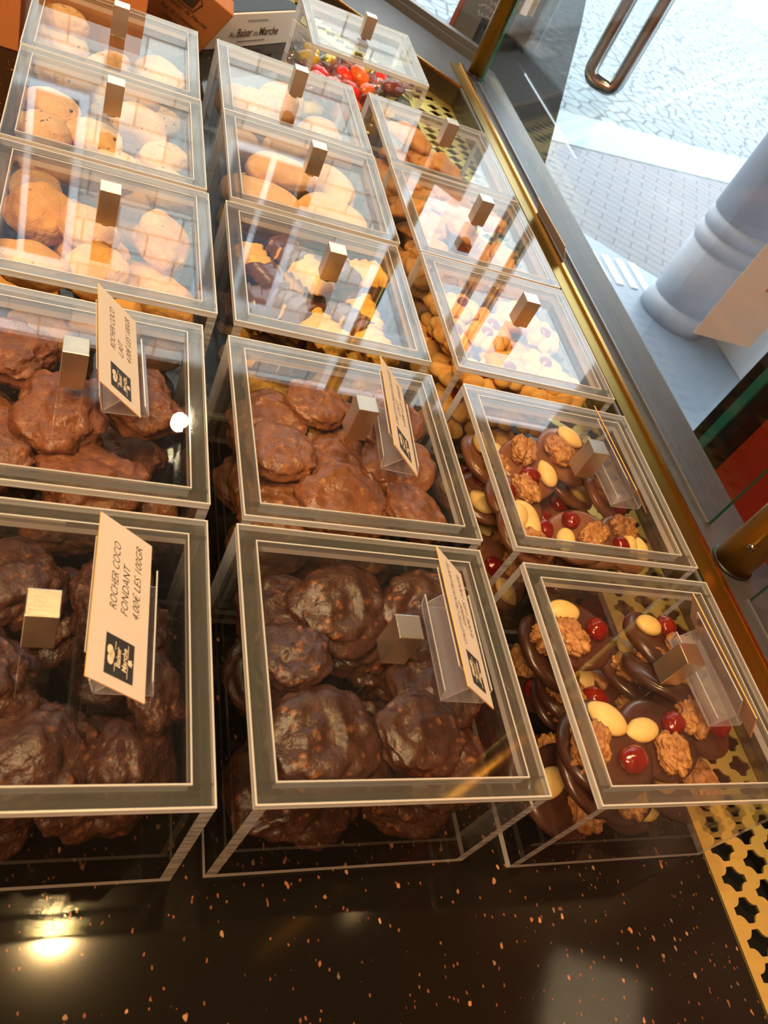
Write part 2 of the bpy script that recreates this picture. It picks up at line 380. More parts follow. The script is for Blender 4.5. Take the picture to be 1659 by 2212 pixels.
def zigzag_bm(seed, coat=False, sub=4):
    """piped saw-toothed finger biscuit; coat=True gives the dipped chocolate end"""
    bm = bmesh.new(); L = .035; nu, nv = (72, 20) if sub > 3 else (20, 10); rows = []
    x0, x1 = (-L-.0008, -.002) if coat else (-L, L)
    off = .0007 if coat else 0
    nu2 = nu//2 if coat else nu
    for i in range(nu2+1):
        u = x0+(x1-x0)*i/nu2; row = []
        end = max(0.02, 1-max(0, (abs(u)-L+.007)/(.0078))**2)**.5
        saw = ((u/.0095) % 1.0)
        w = (.0135+.0042*saw+.001*math.sin(u*90+seed))*end
        h = (.0082+.0016*saw)*end
        for j in range(nv):
            t = 2*math.pi*j/nv
            rid = 1+.10*math.cos(5*t+1.2)*(1 if math.sin(t) > -.2 else .2)
            y = (w+off)*math.cos(t)*rid; z = (h+off)*math.sin(t)*rid
            if math.sin(t) < 0: z *= .55
            uu = u+ (.002*math.sin(t*3+seed) if coat and i == nu2 else 0) + .0035*abs(math.cos(t))*end
            row.append(bm.verts.new((uu, y+.0025*math.sin(u*60+seed), z)))
        rows.append(row)
    for A, B_ in zip(rows, rows[1:]):
        for j in range(nv): bm.faces.new((A[j], B_[j], B_[(j+1) % nv], A[(j+1) % nv]))
    bm.faces.new(rows[0]); bm.faces.new(rows[-1][::-1])
    bmesh.ops.recalc_face_normals(bm, faces=bm.faces)
    return bm
def flower_bm(seed, sub=4):
    bm = sphere_bm(5 if sub > 3 else 3); R = .0235; n = 7
    for v in bm.verts:
        d = v.co.copy(); th = math.atan2(d.y, d.x)+.5*math.hypot(d.x, d.y); rr = math.hypot(d.x, d.y)
        lobe = abs(math.cos(n*th/2+seed))**.7
        k = .80+.22*lobe*min(1, rr*1.3)+.05*nz(d.x*2+seed, d.y*2, d.z*2)
        z = .0105*d.z*(.72+.38*lobe*rr)
        if d.z > 0: z -= .004*math.exp(-(rr/.3)**2)
        else: z *= .6
        v.co = Vector((R*d.x*k, R*d.y*k, z))
    return bm
def shell_bm(seed, sub=4):
    """knobbly piped biscuit without fruit"""
    bm = sphere_bm(5 if sub > 3 else 3)
    for v in bm.verts:
        d = v.co.copy(); rid = abs(math.sin(d.x*4.2+d.y*1.6+seed))**.6
        k = .82+.2*rid+.24*nz(d.x*1.3+seed*2, d.y*1.3, d.z*1.3)
        v.co = Vector((.0270*d.x, .0185*d.y*(.85+.2*nz(d.x*1.5, seed, 0)), .0105*sgnpow(d.z, .9)))*k
        if v.co.z < 0: v.co.z *= .65
    return bm
def candy_bm(seed):
    return blob(3, .0165, .0115, .0095, seed, low=.16, lowf=2.0, ex=.8)
def wrap_end_bm(seed, side):
    bm = bmesh.new(); rnd = random.Random(seed*3+side); n = 22; rings = []
    for k in range(5):
        t = k/4; ring = []
        for i in range(n):
            a = 2*math.pi*i/n
            r = .0022+.0115*t**1.1*(1+.28*math.cos(i*math.pi)+.3*rnd.uniform(-1, 1)*t)
            ring.append(bm.verts.new((side*(.0145+.012*t), r*math.cos(a), r*.6*math.sin(a))))
        rings.append(ring)
    for A, B_ in zip(rings, rings[1:]):
        for i in range(n): bm.faces.new((A[i], B_[i], B_[(i+1) % n], A[(i+1) % n]))
    return bm

# kind -> builder giving [(part name or None for the body, bmesh, material key, offset, rotz)]
def piece(kind, var, sub):
    r = random.Random(sum(map(ord, kind))*31+var)
    sd = var+1.0
    if kind == 'coco_dark' or kind == 'coco_milk':
        return [(None, rocher_bm(var+(0 if kind == 'coco_dark' else 10), sub), kind, (0,0,0), 0)]
    if kind == 'gal_dark' or kind == 'gal_milk':
        return [(None, galette_bm(var+(0 if kind == 'gal_dark' else 10), sub), kind, (0,0,0), 0)]
    if kind == 'cookie_gold':
        return [(None, blob(sub, .0245, .0212, .0140, var+20, low=.14, lowf=1.1, fine=.018, finef=7, ex=[.95,.8,1.][var % 3], exz=.85), kind, (0,0,0), 0)]
    if kind == 'cookie_raisin' or kind == 'cookie_ball':
        a = (.0235,.0200,.0132) if kind == 'cookie_raisin' else (.0255,.0245,.019)
        out = [(None, blob(sub, *a, var+30, low=.10, lowf=1.2, fine=.012, finef=6, ex=.92, exz=.9), kind, (0,0,0), 0)]
        for k in range(5):
            t = k*2.4+r.uniform(-.5, .5); q = r.uniform(.1, .85)
            p = (a[0]*q*math.cos(t), a[1]*q*math.sin(t), a[2]*.92*math.sqrt(1-q*q*.98)-.0004)
            out.append(('raisin', blob(2, .0027+.0006*(k % 3), .0019, .0014, var*9+k, low=.5, lowf=1.6), 'raisin', p, t))
        return out
    if kind == 'cookie_oval':
        return [(None, blob(sub, .0345, .0215, .0145, var+40, low=.12, lowf=1.0, fine=.006, finef=5), kind, (0,0,0), 0)]
    if kind == 'zigzag':
        return [(None, zigzag_bm(sd, False, sub), kind, (0,0,0), 0), ('chocolate_coating', zigzag_bm(sd, True, sub), 'coating', (0,0,0), 0)]
    if kind == 'flower':
        return [(None, flower_bm(sd, sub), kind, (0,0,0), 0), ('cherry', cherry_bm(var+60, .9), 'cherry', (0,0,.0062), 0)]
    if kind == 'shell':
        return [(None, shell_bm(sd, sub), kind, (0,0,0), 0)]
    if kind == 'mend_dark' or kind == 'mend_milk':
        out = [(None, disc_bm(var+3, .0272, .0084, sub), kind, (0,0,0), 0)]
        a0 = r.uniform(0, 6.28); lay = [('cherry', .013, 0), ('almond', .0145, 2.0), ('walnut', .0125, 4.1)]
        if var == 1: lay.append(('almond', .0035, 1.0))
        if var == 2: lay[1] = ('almond', .0135, 1.6)
        for k, (nm, rad, da) in enumerate(lay):
            t = a0+da+r.uniform(-.2,.2); p = (rad*math.cos(t), rad*math.sin(t), {'cherry':.0075,'almond':.0068,'walnut':.0082}[nm])
            b = {'cherry': cherry_bm, 'almond': almond_bm, 'walnut': walnut_bm}[nm](var*5+k+1)
            out.append((nm, b, nm, p, r.uniform(0, 6.28)))
        return out
    if kind == 'candy':
        return [(None, candy_bm(var), 'candy%d' % var, (0,0,0), 0), ('wrapper_end', wrap_end_bm(sd, 1), 'wrap%d' % var, (0,0,0), 0), ('wrapper_end', wrap_end_bm(sd+.5, -1), 'wrap%d' % var, (0,0,0), 0)]
NVAR = dict(coco_dark=3, coco_milk=3, gal_dark=3, gal_milk=3, cookie_gold=3, cookie_raisin=2, cookie_ball=2, cookie_oval=2, zigzag=2, flower=3, shell=3, mend_dark=4, mend_milk=4, candy=5)

# ------------------------------------------------------------------ the setting
def flat_poly(name, pts, z0, z1, mat, kind='structure', bevel=0):
    bm = bmesh.new(); add_prism(bm, pts, z0, z1); return tag(link(name, mesh_of(bm, name, mat, False, bevel)), kind=kind)
GX0, GX1 = .333, .412
flat_poly('counter', [(-1.2, -.6), (GX0, -.6), (GX0, 1.067), (-.9, 2.30), (-1.2, 2.60)], -.04, 0, M_COUNTER)
flat_poly('trim_1', [(GX0, -.6), (.418, -.6), (.418, 1.102), (-1.0, 2.52), (-1.0, 2.40), (GX0, 1.067)], -.05, -.035, M_BLACK)   # floor of the vent recess
def riser(): 
    bm = bmesh.new(); add_prism(bm, [(GX1, -.6), (.418, -.6), (.418, 1.102), (-1.0, 2.52), (-1.0, 2.512), (GX1, 1.1)], -.035, .029); return tag(link('trim_2', mesh_of(bm, 'riser', M_RISER)), kind='structure')
riser()
flat_poly('trim_3', [(.418, -.6), (.488, -.6), (.488, 1.198), (.418, 1.102)], -.02, .030, M_SILL)
flat_poly('trim_4', [(.488, -.6), (.512, -.6), (.512, 1.232), (.488, 1.2565), (.488, 1.198)], -.02, .0285, M_SILL)
flat_poly('trim_5', [(.418, 1.102), (.488, 1.198), (.488, 1.218), (-1.0, 2.706), (-1.0, 2.52)], -.02, .030, M_SILL)
flat_poly('trim_6', [(.488, 1.2185), (.488, 1.2485), (-1.0, 2.7365), (-1.0, 2.7065)], -.02, .014, M_BLACK)
bm = bmesh.new()
add_prism(bm, [(.488, 1.2487), (.492, 1.252), (-1.0, 2.744), (-1.0, 2.7367)], -.02, .036)
add_prism(bm, [(.488, 1.262), (.492, 1.280), (-1.0, 2.772), (-1.0, 2.750)], -.02, .044)
add_prism(bm, [(.488, 1.252), (.492, 1.262), (-1.0, 2.752), (-1.0, 2.744)], -.02, .028)
tag(link('trim_7', mesh_of(bm, 'window_ridge', M_ALU)), kind='structure')
# brass angle along the side sill: broad face plus a raised lip
bt = empty('brass_trim_strip', (.418, .3, .03)); tag(bt, 'long brass edging strip along the inner edge of the window sill', 'trim')
link('flange', box_mesh('flange', (.0, -.9, .0), (.0155, .895, .0022), M_TRIM), bt)
link('raised_lip', box_mesh('raised_lip', (.0156, -.9, .0), (.0212, .895, .0052), M_TRIM2, .0006), bt)
link('inner_flange', box_mesh('inner_flange', (-.0045, -.9, -.010), (-.001, .81, .0006), M_ALU), bt)
bm = bmesh.new(); add_prism(bm, [(.4125, 1.1035), (.4165, 1.1035), (-1.0, 2.52), (-1.0, 2.516)], .029, .0325)
tag(link('copper_edging', mesh_of(bm, 'copper_edging', M_TRIM2)), 'thin copper edging along the diagonal far sill behind the grille', 'trim')

# perforated brass grille, quatrefoil cut-outs
def grille(name, outer, origin, ang, label):
    Rq = Matrix.Rotation(.37, 2)
    cu = bpy.data.curves.new(name, 'CURVE'); cu.dimensions = '2D'; cu.fill_mode = 'BOTH'; cu.extrude = .0009
    def sp(pts):
        q = cu.splines.new('POLY'); q.points.add(len(pts)-1); q.use_cyclic_u = True
        for i, p_ in enumerate(pts):
            w_ = Rq @ Vector((p_[0], p_[1])); q.points[i].co = (w_.x, w_.y, 0, 1)
    sp(outer)
    ca, sa = math.cos(ang), math.sin(ang)
    def inside(x, y, m):
        n = len(outer)
        for i in range(n):
            x0, y0 = outer[i]; x1, y1 = outer[(i+1) % n]
            dx, dy = x1-x0, y1-y0; L_ = math.hypot(dx, dy)
            if ((x-x0)*(-dy)+(y-y0)*dx)/L_ < m: return False
        return True
    hx, hy, wx, wy = .0102, .0078, .0026, .0022
    shape = []
    for k in range(4):
        a = [(1, 1), (-1, 1), (-1, -1), (1, -1)][k]
        c0 = Vector((a[0]*hx*.98, a[1]*hy*.98))
        p0 = Vector((a[0]*hx, a[1]*wy)); p1 = Vector((a[0]*wx, a[1]*hy))
        if k % 2: p0, p1 = p1, p0
        arc = []
        for i in range(8):
            t = i/7; q = p0.lerp(p1, t); dirv = (q-c0); 
            rr = (p0-c0).length*(1-t)+(p1-c0).length*t
            arc.append(c0+dirv.normalized()*rr*.93)
        shape += [p0]+arc[1:-1]+[p1]
    for j in range(-6, 90):
        for i in range(-2, 6):
            lx = i*.0250; ly = j*.0191+(.5*.0191 if i % 2 else 0)
            x = origin[0]+ca*lx-sa*ly; y = origin[1]+sa*lx+ca*ly
            if inside(x, y, .0095): sp([(x+ca*p_.x-sa*p_.y, y+sa*p_.x+ca*p_.y) for p_ in shape])
    ob = bpy.data.objects.new('tmp', cu); COL.objects.link(ob)
    dg = bpy.context.evaluated_depsgraph_get(); me = bpy.data.meshes.new_from_object(ob.evaluated_get(dg)); bpy.data.objects.remove(ob)
    me.transform(Matrix.Rotation(-.37, 4, 'Z')); me.materials.clear(); me.materials.append(M_GRILLE)
    o = link(name, me, None, (0, 0, 0)); tag(o, label, 'grille'); return o
grille('vent_grille', [(GX0+.0005, -.58), (GX1-.0005, -.58), (GX1-.0005, 1.1035), (GX0+.0005, 1.0685)], (.3503, -.0609-.0191*20), 0, 'perforated brass vent grille running along the side window beside the right boxes')
_s = .70710678
grille('vent_grille', [(GX0+.0005, 1.0690), (GX1-.0008, 1.1045), (-.95, 2.4655), (-.95, 2.352)], (.375, 1.105), math.radians(45), 'perforated brass vent grille turning diagonally under the box of wrapped sweets')

# window glass
def pane(name, pts, z0, z1):
    bm = bmesh.new(); fs = add_prism(bm, pts, z0, z1, 0)
    L_ = [((Vector(pts[(i+1) % 4])-Vector(pts[i])).length, i) for i in range(4)]
    for l_, i in L_:
        if l_ < .02: fs[2+i].material_index = 1
    o = link(name, mesh_of(bm, name, [M_PANE, M_PANE_EDGE])); tag(o, kind='structure'); return o
pane('window_1', [(.4595, .268), (.4635, .268), (.4635, 1.150), (.4595, 1.150)], .030, 1.5)
pane('window_2', [(.4595, -.58), (.4635, -.58), (.4635, .185), (.4595, .185)], .030, 1.5)
pane('window_3', [(.485, 1.252), (.489, 1.256), (-.9, 2.645), (-.904, 2.641)], .030, 1.5)
bm = bmesh.new(); add_box(bm, (.4565, .268, .030), (.4590, 1.15, .0325)); add_box(bm, (.4565, -.58, .030), (.4590, .185, .0325))
tag(link('trim_8', mesh_of(bm, 'glass_bead', M_ALU)), kind='structure')
# brass posts
def post(x, y, r, top, label, screw=None, slot=False):
    e = empty('brass_post', (x, y, .030)); tag(e, label, 'post')
    bm = bmesh.new(); add_tube(bm, [(0, 0, .0), (0, 0, top)], r, 48); link('tube', mesh_of(bm, 'tube', M_BRASS_POST, True), e)
    bm = bmesh.new(); add_tube(bm, [(0, 0, 0), (0, 0, .002)], r*1.12, 32); link('foot_ring', mesh_of(bm, 'foot_ring', M_DARKM, True), e)
    if screw:
        a, z = screw; d = Vector((math.cos(a), math.sin(a), 0))
        bm = bmesh.new(); add_tube(bm, [d*(r-.001)+Vector((0, 0, z)), d*(r+.0012)+Vector((0, 0, z))], .0034, 16); sc_ = link('screw', mesh_of(bm, 'screw', M_STEEL, True), e)
        bm = bmesh.new(); add_tube(bm, [d*(r+.0009)+Vector((0, 0, z)), d*(r+.0014)+Vector((0, 0, z))], .0015, 6); link('socket', mesh_of(bm, 'socket', M_BLACK), sc_)
    if slot:
        link('bracket', box_mesh('bracket', (.006, -.008, .105), (.042, .008, .20), M_TRIM2, .002), e)
        link('clamp_plate', box_mesh('clamp_plate', (.018, -.012, .105), (.030, -.0085, .20), M_CARD, .0005), e)
    return e
post(.4645, .2255, .0175, 1.45, 'thick upright brass post with a screw beside the near right boxes', (math.radians(215), .0335))
post(.4620, 1.1820, .0145, 1.45, 'slim upright brass post at the far corner of the window', None, True)
# shop shell
def room_plane(name, lo, hi, mat): return tag(link(name, box_mesh(name, lo, hi, mat)), kind='structure')
s = NT('shop_wood'); M_WOODW = s.set(col=s.mix(s.noise(3, 4, .6, s.mapped(1, 1, 6)), srgb(186, 104, 50), srgb(140, 74, 34)), rough=.6)
M_CEIL = plain('dark_ceiling', srgb(34, 28, 24), .8)
room_plane('wall_left', (-1.9, -1.7, -.85), (-1.86, 3.4, 1.98), M_WOODW)
room_plane('wall_back', (-1.9, -1.74, -.85), (2.5, -1.70, 1.98), M_WOODW)
room_plane('ceiling', (-1.9, -1.74, 1.98), (2.55, 2.50, 2.10), M_CEIL)
room_plane('floor', (-1.9, -1.7, -.87), (.40, 2.6, -.85), plain('shop_floor', srgb(176, 88, 36), .5))
flat_poly('wall_front', [(.36, -1.7), (.50, -1.7), (.50, 1.19), (-1.0, 2.69), (-1.2, 2.69), (-1.2, 2.45), (.36, .95)], -.85, -.055, plain('shop_front_base', srgb(38, 36, 36), .5))
# ------------------------------------------------------------------ the street
def cobbles(name, a, b, joint, scale, kind='v'):
    s = NT(name)
    if kind == 'v':
        e = s.voro(scale, 'DISTANCE_TO_EDGE', rand=.75); j = s.ramp(e, [(.0, (0,)*3+(1,)), (.09, (1,)*3+(1,))])
        c = s.mix(s.noise(scale*.35, 2), a, b)
    else:
        br = s.new('ShaderNodeTexBrick'); s.l(s.mapped(1, 1, 1, (0, 0, .5)), br.inputs['Vector'])
        br.inputs['Scale'].default_value = 1; br.inputs['Brick Width'].default_value = .16; br.inputs['Row Height'].default_value = .065; br.inputs['Mortar Size'].default_value = .004
        j = s.ramp(br.outputs['Fac'], [(0, (1,)*3+(1,)), (1, (0,)*3+(1,))]); c = s.mix(s.noise(3, 3), a, b)
    return s.set(col=s.mix(j, joint, c), rough=.65, nrm=s.bump(j, .6, .01))
M_COB = cobbles('street_cobbles', srgb(136, 146, 148), srgb(116, 126, 132), srgb(62, 68, 76), 9)
M_BRK = cobbles('pavement_bricks', srgb(130, 129, 130), srgb(122, 122, 126), srgb(98, 98, 104), 10, 'b')
M_SLAB = NT('blue_stone'); M_SLAB = M_SLAB.set(col=M_SLAB.mix(M_SLAB.noise(5, 4), srgb(118, 134, 152), srgb(158, 168, 182)), rough=.35)
M_KERB = plain('kerb_stone', srgb(146, 154, 154), .6)
room_plane('cobbled_street', (-14, 3.2, -1.0), (18, 30, -.86), M_COB)
flat_poly('brick_pavement', [(.5, -6), (14, -6), (14, 6.3), (.5, 3.22), (-6, 1.6), (-6, 2.7), (-1.0, 2.7), (.5, 1.2)][:4]+[(-6, 1.7), (-6, 2.69), (-1.0, 2.69), (.50, 1.19)], -.99, -.855, M_BRK)
flat_poly('kerb_stones', [(14, 6.3), (14, 6.75), (.5, 3.62), (-6, 2.15), (-6, 1.70), (.5, 3.22)], -.99, -.850, M_KERB)
flat_poly('stone_threshold', [(.52, -1.2), (2.9, -1.2), (2.9, 2.0), (1.75, 2.75), (.95, 1.4), (.52, 1.0)], -.99, -.848, M_SLAB)
flat_poly('stone_plinth', [(.513, .93), (.93, 1.83), (1.25, 2.55), (.86, 2.35), (.60, 1.62), (.513, 1.262)], -.99, .018, plain('dark_plinth_stone', srgb(20, 20, 21), .8, spec=.15))
# stone front opposite, seen mirrored in the lids
s = NT('pale_stone_blocks'); br = s.new('ShaderNodeTexBrick'); s.l(s.mapped(1, 1, 1, (math.pi/2, 0, 0)), br.inputs['Vector'])
br.inputs['Scale'].default_value = 1; br.inputs['Brick Width'].default_value = .75; br.inputs['Row Height'].default_value = .32; br.inputs['Mortar Size'].default_value = .012
br.inputs['Color1'].default_value = srgb(234, 231, 222); br.inputs['Color2'].default_value = srgb(204, 200, 190); br.inputs['Mortar'].default_value = srgb(150, 146, 136)
M_FAC = s.set(col=br.outputs['Color'], rough=.8)
fac = empty('stone_building', (0, 9, -.85)); tag(fac, 'pale stone building across the cobbled street, mirrored in the lids', 'building')
link('wall', box_mesh('wall', (-9, 0, 0), (3.6, .5, 9), M_FAC), fac)
M_WINF = plain('white_window_frame', srgb(232, 236, 240), .5); M_WING = plain('dark_window_glass', srgb(60, 70, 84), .08)
for wx in (-6.4, -3.6, -1.2, 1.4):
    for wz in (4.9,):
        wf = link('window', box_mesh('window', (wx, -.06, wz), (wx+1.1, -.001, wz+2.2), M_WINF), fac)
        for k in (0, 1): link('glazing', box_mesh('glazing', (wx+.08+.5*k, -.075, wz+.1), (wx+.5+.5*k, -.061, wz+2.1), M_WING), wf)
fac2 = empty('rendered_building', (10.5, 4, -.85)); tag(fac2, 'off-white rendered building further along the street to the right', 'building')
link('wall', box_mesh('wall', (0, -9, 0), (.5, 12, 8), plain('render_white', srgb(214, 214, 208), .85)), fac2)
for wy in (-5, -1.5, 2, 5.5): link('window', box_mesh('window', (-.03, wy, 1.2), (-.001, wy+1.2, 3.4), M_WING), fac2)
# column, pier, grating
cl = empty('stone_column', (2.10, 2.22, -.848)); tag(cl, 'round blue-grey stone column standing on the pavement outside', 'column')
s = NT('blue_grey_column'); M_COLM = s.set(col=s.mix(s.noise(6, 4), srgb(166, 174, 188), srgb(198, 204, 212)), rough=.5)
bm = bmesh.new(); add_tube(bm, [(0, 0, 0), (0, 0, .30), (0, 0, .302), (0, 0, .310), (0, 0, .312), (0, 0, .36), (0, 0, .362), (0, 0, .370), (0, 0, .372), (0, 0, .42), (0, 0, .422), (0, 0, .430), (0, 0, .432), (0, 0, 2.82)],
    [.13, .13, .125, .125, .13, .13, .125, .125, .13, .13, .125, .125, .13, .13], 64)
link('shaft', mesh_of(bm, 'shaft', M_COLM, True), cl)
bm = bmesh.new(); add_tube(bm, [(0, 0, .0), (0, 0, .05), (0, 0, .08)], [.142, .142, .131], 64); link('base_ring', mesh_of(bm, 'base_ring', M_COLM, True), cl)
pr = box_mesh('white_pier', (2.27, 1.45, -.848), (2.75, 2.30, 1.97), plain('white_render', srgb(222, 230, 236), .7), .004)
tag(link('white_pier', pr), 'white square pier beside the blue-grey column outside', 'pillar')
gr = empty('drain_grating', (1.93, 2.44, -.853)); tag(gr, 'pale slotted drain grating in the pavement near the column', 'grating')
for k in range(5): link('slat', box_mesh('slat', (-.19+.07*k, -.10, 0), (-.155+.07*k, .10, .012), plain('grating_metal%d' % k, srgb(236, 240, 236), .5), .003), gr)
# door leaf with pull handle, door frame, red shop front, notice
dl = empty('glass_door_leaf', (.605, 1.02, .020)); tag(dl, 'clear glass door leaf carrying the steel pull handle outside the window', 'door')
bm = bmesh.new(); add_prism(bm, [(-.003, 0), (.003, 0), (.003, .34), (-.003, .34)], .0, 1.4); link('glazing', mesh_of(bm, 'glazing', M_PANE), dl)
hd = empty('door_handle', (0, 0, 0)); hd.parent = dl
c0 = Vector((.5335, .990, .1620)); c1 = Vector((.5700, .969, .1600)); pts = [c0+Vector((0, 0, z)) for z in (.70, .4, .2, .1, .03, .012)]
mid = (c0+c1)/2; hw = (c1-c0)/2
for k in range(1, 12):
    a = math.pi*k/12; e_ = .6; ca_, sa_ = math.cos(a), math.sin(a)
    pts.append(mid - hw*sgn_pow(ca_, e_) - Vector((0, 0, .022*abs(sa_)**e_)))
pts += [c1+Vector((0, 0, z)) for z in (.012, .03, .1, .2, .4, .70)]
off = Vector((-.605, -1.02, -.020)); bm = bmesh.new(); add_tube(bm, [p_+off for p_ in pts], .0098, 24); hd.name = 'door_handle'
ho = link('door_handle', mesh_of(bm, 'door_handle', M_STEEL, True), dl); bpy.data.objects.remove(hd)
ho.name = 'door_handle'
bm = bmesh.new(); add_tube(bm, [Vector((-.035, -.09, .80)), Vector((.0, .02, .80))], .008, 16); link('mount', mesh_of(bm, 'mount', M_STEEL, True), ho)
df = empty('door_frame_post', (.80, .585, -.848)); tag(df, 'dark upright door post with a teal stripe outside the side window', 'post')
link('stile', box_mesh('stile', (0, 0, 0), (.05, .019, 2.4), M_DARKM, .001), df)
link('teal_strip', box_mesh('teal_strip', (-.002, .020, 0), (.05, .036, 2.4), plain('teal_paint', srgb(34, 92, 84), .3)), df)
link('stile', box_mesh('stile', (0, .037, 0), (.05, .057, 2.4), M_DARKM, .001), df)
s = NT('red_panel'); tag(link('red_shop_panel', box_mesh('red_shop_panel', (.83, -.6, -.848), (.86, .583, 1.6), s.set(col=s.mix(s.noise(4, 3), srgb(150, 44, 22), srgb(118, 34, 20)), rough=.4))), 'dark red upright panel outside beyond the brass post', 'panel')
gl = box_mesh('door_sidelight', (.62, .662, -.848), (.84, .668, 1.6), M_PANE); tag(link('door_sidelight', gl), 'narrow clear glass sidelight that carries the paper notice', 'window')
nt = empty('paper_notice', (.735, .660, -.012)); tag(nt, 'whitish paper notice stuck on the glass near the dark door post', 'notice')
link('sheet', box_mesh('sheet', (-.052, -.0008, 0), (.052, 0, .16), plain('notice_paper', srgb(222, 226, 250), .8)), nt)
link('stamp', box_mesh('stamp', (.0, -.0013, .085), (.03, -.0009, .10), plain('orange_stamp', srgb(206, 140, 104), .8)), nt)
# chalk board outside the diagonal window
cb = empty('chalk_board', (.56, 1.575, -.2)); tag(cb, 'framed grey chalk board with white scribbles outside the far window', 'board')
def wp(u, z, d=0): return Vector((.5825+u*_s+d*_s, 1.5575-u*_s+d*_s, z))-Vector((.56, 1.575, -.2))
def quad_slab(name, cs, th, mat, parent):
    bm = bmesh.new(); a = [bm.verts.new(c_) for c_ in cs]; n_ = Vector((_s, _s, 0))*th; b = [bm.verts.new(c_+n_) for c_ in cs]
    bm.faces.new(a); bm.faces.new(b[::-1])
    for i in range(4): bm.faces.new((a[i], b[i], b[(i+1) % 4], a[(i+1) % 4]))
    return link(name, mesh_of(bm, name, mat), parent)
def edgeu(z): return -.072+(.0-z)*.0 + (z-.0)*.33*-1*-.0
uL = lambda z: -.070 + (z*.30)*0
bpanel = quad_slab('board', [wp(-.075, -.5), wp(.13, -.5), wp(.13, .5), wp(-.02, .5)], .010, plain('slate', srgb(98, 102, 110), .7), cb)
quad_slab('wooden_frame', [wp(-.082, -.5, -.004), wp(-.072, -.5, -.004), wp(-.017, .5, -.004), wp(-.027, .5, -.004)], .018, plain('red_wood', srgb(150, 84, 78), .6), cb)
rnd = random.Random(5); M_CHALK = plain('chalk', srgb(188, 196, 214), .9)
bm = bmesh.new()
for r_ in range(7):
    z = .105-.014*r_; u = -.028+.003*r_; ln = []
    for k in range(22):
        ln.append(wp(u, z+rnd.uniform(-.0052, .0052), -.0012)); u += rnd.uniform(.0008, .0038)
    add_tube(bm, ln, .0006, 5)
link('chalk_writing', mesh_of(bm, 'chalk_writing', M_CHALK), bpanel)

# ------------------------------------------------------------------ text
def text_mesh(body, size, mat, shear=0., spacing=1., bold=0.):
    cu = bpy.data.curves.new('t', 'FONT'); cu.body = body; cu.size = size; cu.shear = shear; cu.space_character = spacing; cu.offset = bold
    cu.align_x = 'LEFT'; cu.resolution_u = 3
    ob = bpy.data.objects.new('t', cu); COL.objects.link(ob)
    dg = bpy.context.evaluated_depsgraph_get(); me = bpy.data.meshes.new_from_object(ob.evaluated_get(dg)); bpy.data.objects.remove(ob)
    me.materials.clear(); me.materials.append(mat); return me
def fit_text(name, body, x0, x1, y, size, mat, parent, shear=.2, z=.0007, bold=0.):
    me = text_mesh(body, size, mat, shear, 1., bold); xs = [v.co.x for v in me.vertices]; k = (x1-x0)/(max(xs)-min(xs)); mn = min(xs)
    for v in me.vertices: v.co.x = x0+(v.co.x-mn)*k; v.co.y += y; v.co.z = z
    return link(name, me, parent)

# ------------------------------------------------------------------ acrylic boxes
W_, D_ = .15, .1505; T = .0058
def body_mesh(h):
    bm = bmesh.new(); zt = h-.0047
    def slab(lo, hi, edges):   # edges: which of x-,x+,y-,y+,z-,z+ are cut edges (1) / corner strips (2)
        fs = add_box(bm, lo, hi)
        for i, e in edges.items(): fs[i].material_index = e
    slab((0, 0, 0), (W_, D_, .005), {0: 1, 1: 1, 2: 1, 3: 1})
    slab((0, 0, .005), (T, D_, zt), {2: 3, 3: 1, 5: 2})
    slab((W_-T, 0, .005), (W_, D_, zt), {2: 3, 3: 1, 5: 2})
    slab((T, 0, .005), (W_-T, T, zt), {5: 2})
    slab((T, D_-T, .005), (W_-T, D_, zt), {5: 2})
    me = bpy.data.meshes.new('body'); bm.to_mesh(me); bm.free()
    for m in (M_ACR, M_EDGE, M_RIM, M_STRIP): me.materials.append(m)
    return me
def lid_mesh():
    bm = bmesh.new(); r = .0105; t = .0042
    fr = [((0, 0), (W_, r)), ((0, D_-r), (W_, D_)), ((0, r), (r, D_-r)), ((W_-r, r), (W_, D_-r))]
    # centre plate runs full size as one clear sheet, rim band moulded under it
    fs = add_box(bm, (r, r, -.0085), (W_-r, D_-r, 0))
    for i in range(4): fs[i].material_index = 1
    for i, (a, b) in enumerate(fr):
        fs = add_box(bm, (a[0], a[1], -t), (b[0], b[1], 0), 2)
        if i == 0: fs[2].material_index = 1; fs[0].material_index = 1; fs[1].material_index = 1
        if i == 1: fs[3].material_index = 1; fs[0].material_index = 1; fs[1].material_index = 1
        if i == 2: fs[0].material_index = 1
        if i == 3: fs[1].material_index = 1
        # inner hidden faces
    # thin bright arris lines
    e = .0008
    for a, b in (((r-e, r-e), (W_-r+e, r)), ((r-e, D_-r), (W_-r+e, D_-r+e)), ((r-e, r), (r, D_-r)), ((W_-r, r), (W_-r+e, D_-r))):
        add_box(bm, (a[0], a[1], -.0015), (b[0], b[1], .0002), 1)
    e = .0007
    for a, b in (((0, 0), (W_, e)), ((0, D_-e), (W_, D_)), ((0, e), (e, D_-e)), ((W_-e, e), (W_, D_-e))):
        add_box(bm, (a[0]-.0001, a[1]-.0001, -.0012), (b[0]+.0001, b[1]+.0001, .0002), 1)
        add_box(bm, (a[0]-.0001, a[1]-.0001, -.0043), (b[0]+.0001, b[1]+.0001, -.0036), 1)
    me = bpy.data.meshes.new('lid'); bm.to_mesh(me); bm.free()
    for m in (M_ACR, M_EDGE, M_RIM): me.materials.append(m)
    return me
LID = lid_mesh(); BODY = {}
KNOB = box_mesh('knob', (-.00675, -.00675, .0028), (.00675, .00675, .0280), M_KNOB, .0004)
bm = bmesh.new(); add_tube(bm, [(0, 0, 0), (0, 0, .0029)], .0036, 20); STEM = mesh_of(bm, 'stem', M_STEEL, True)
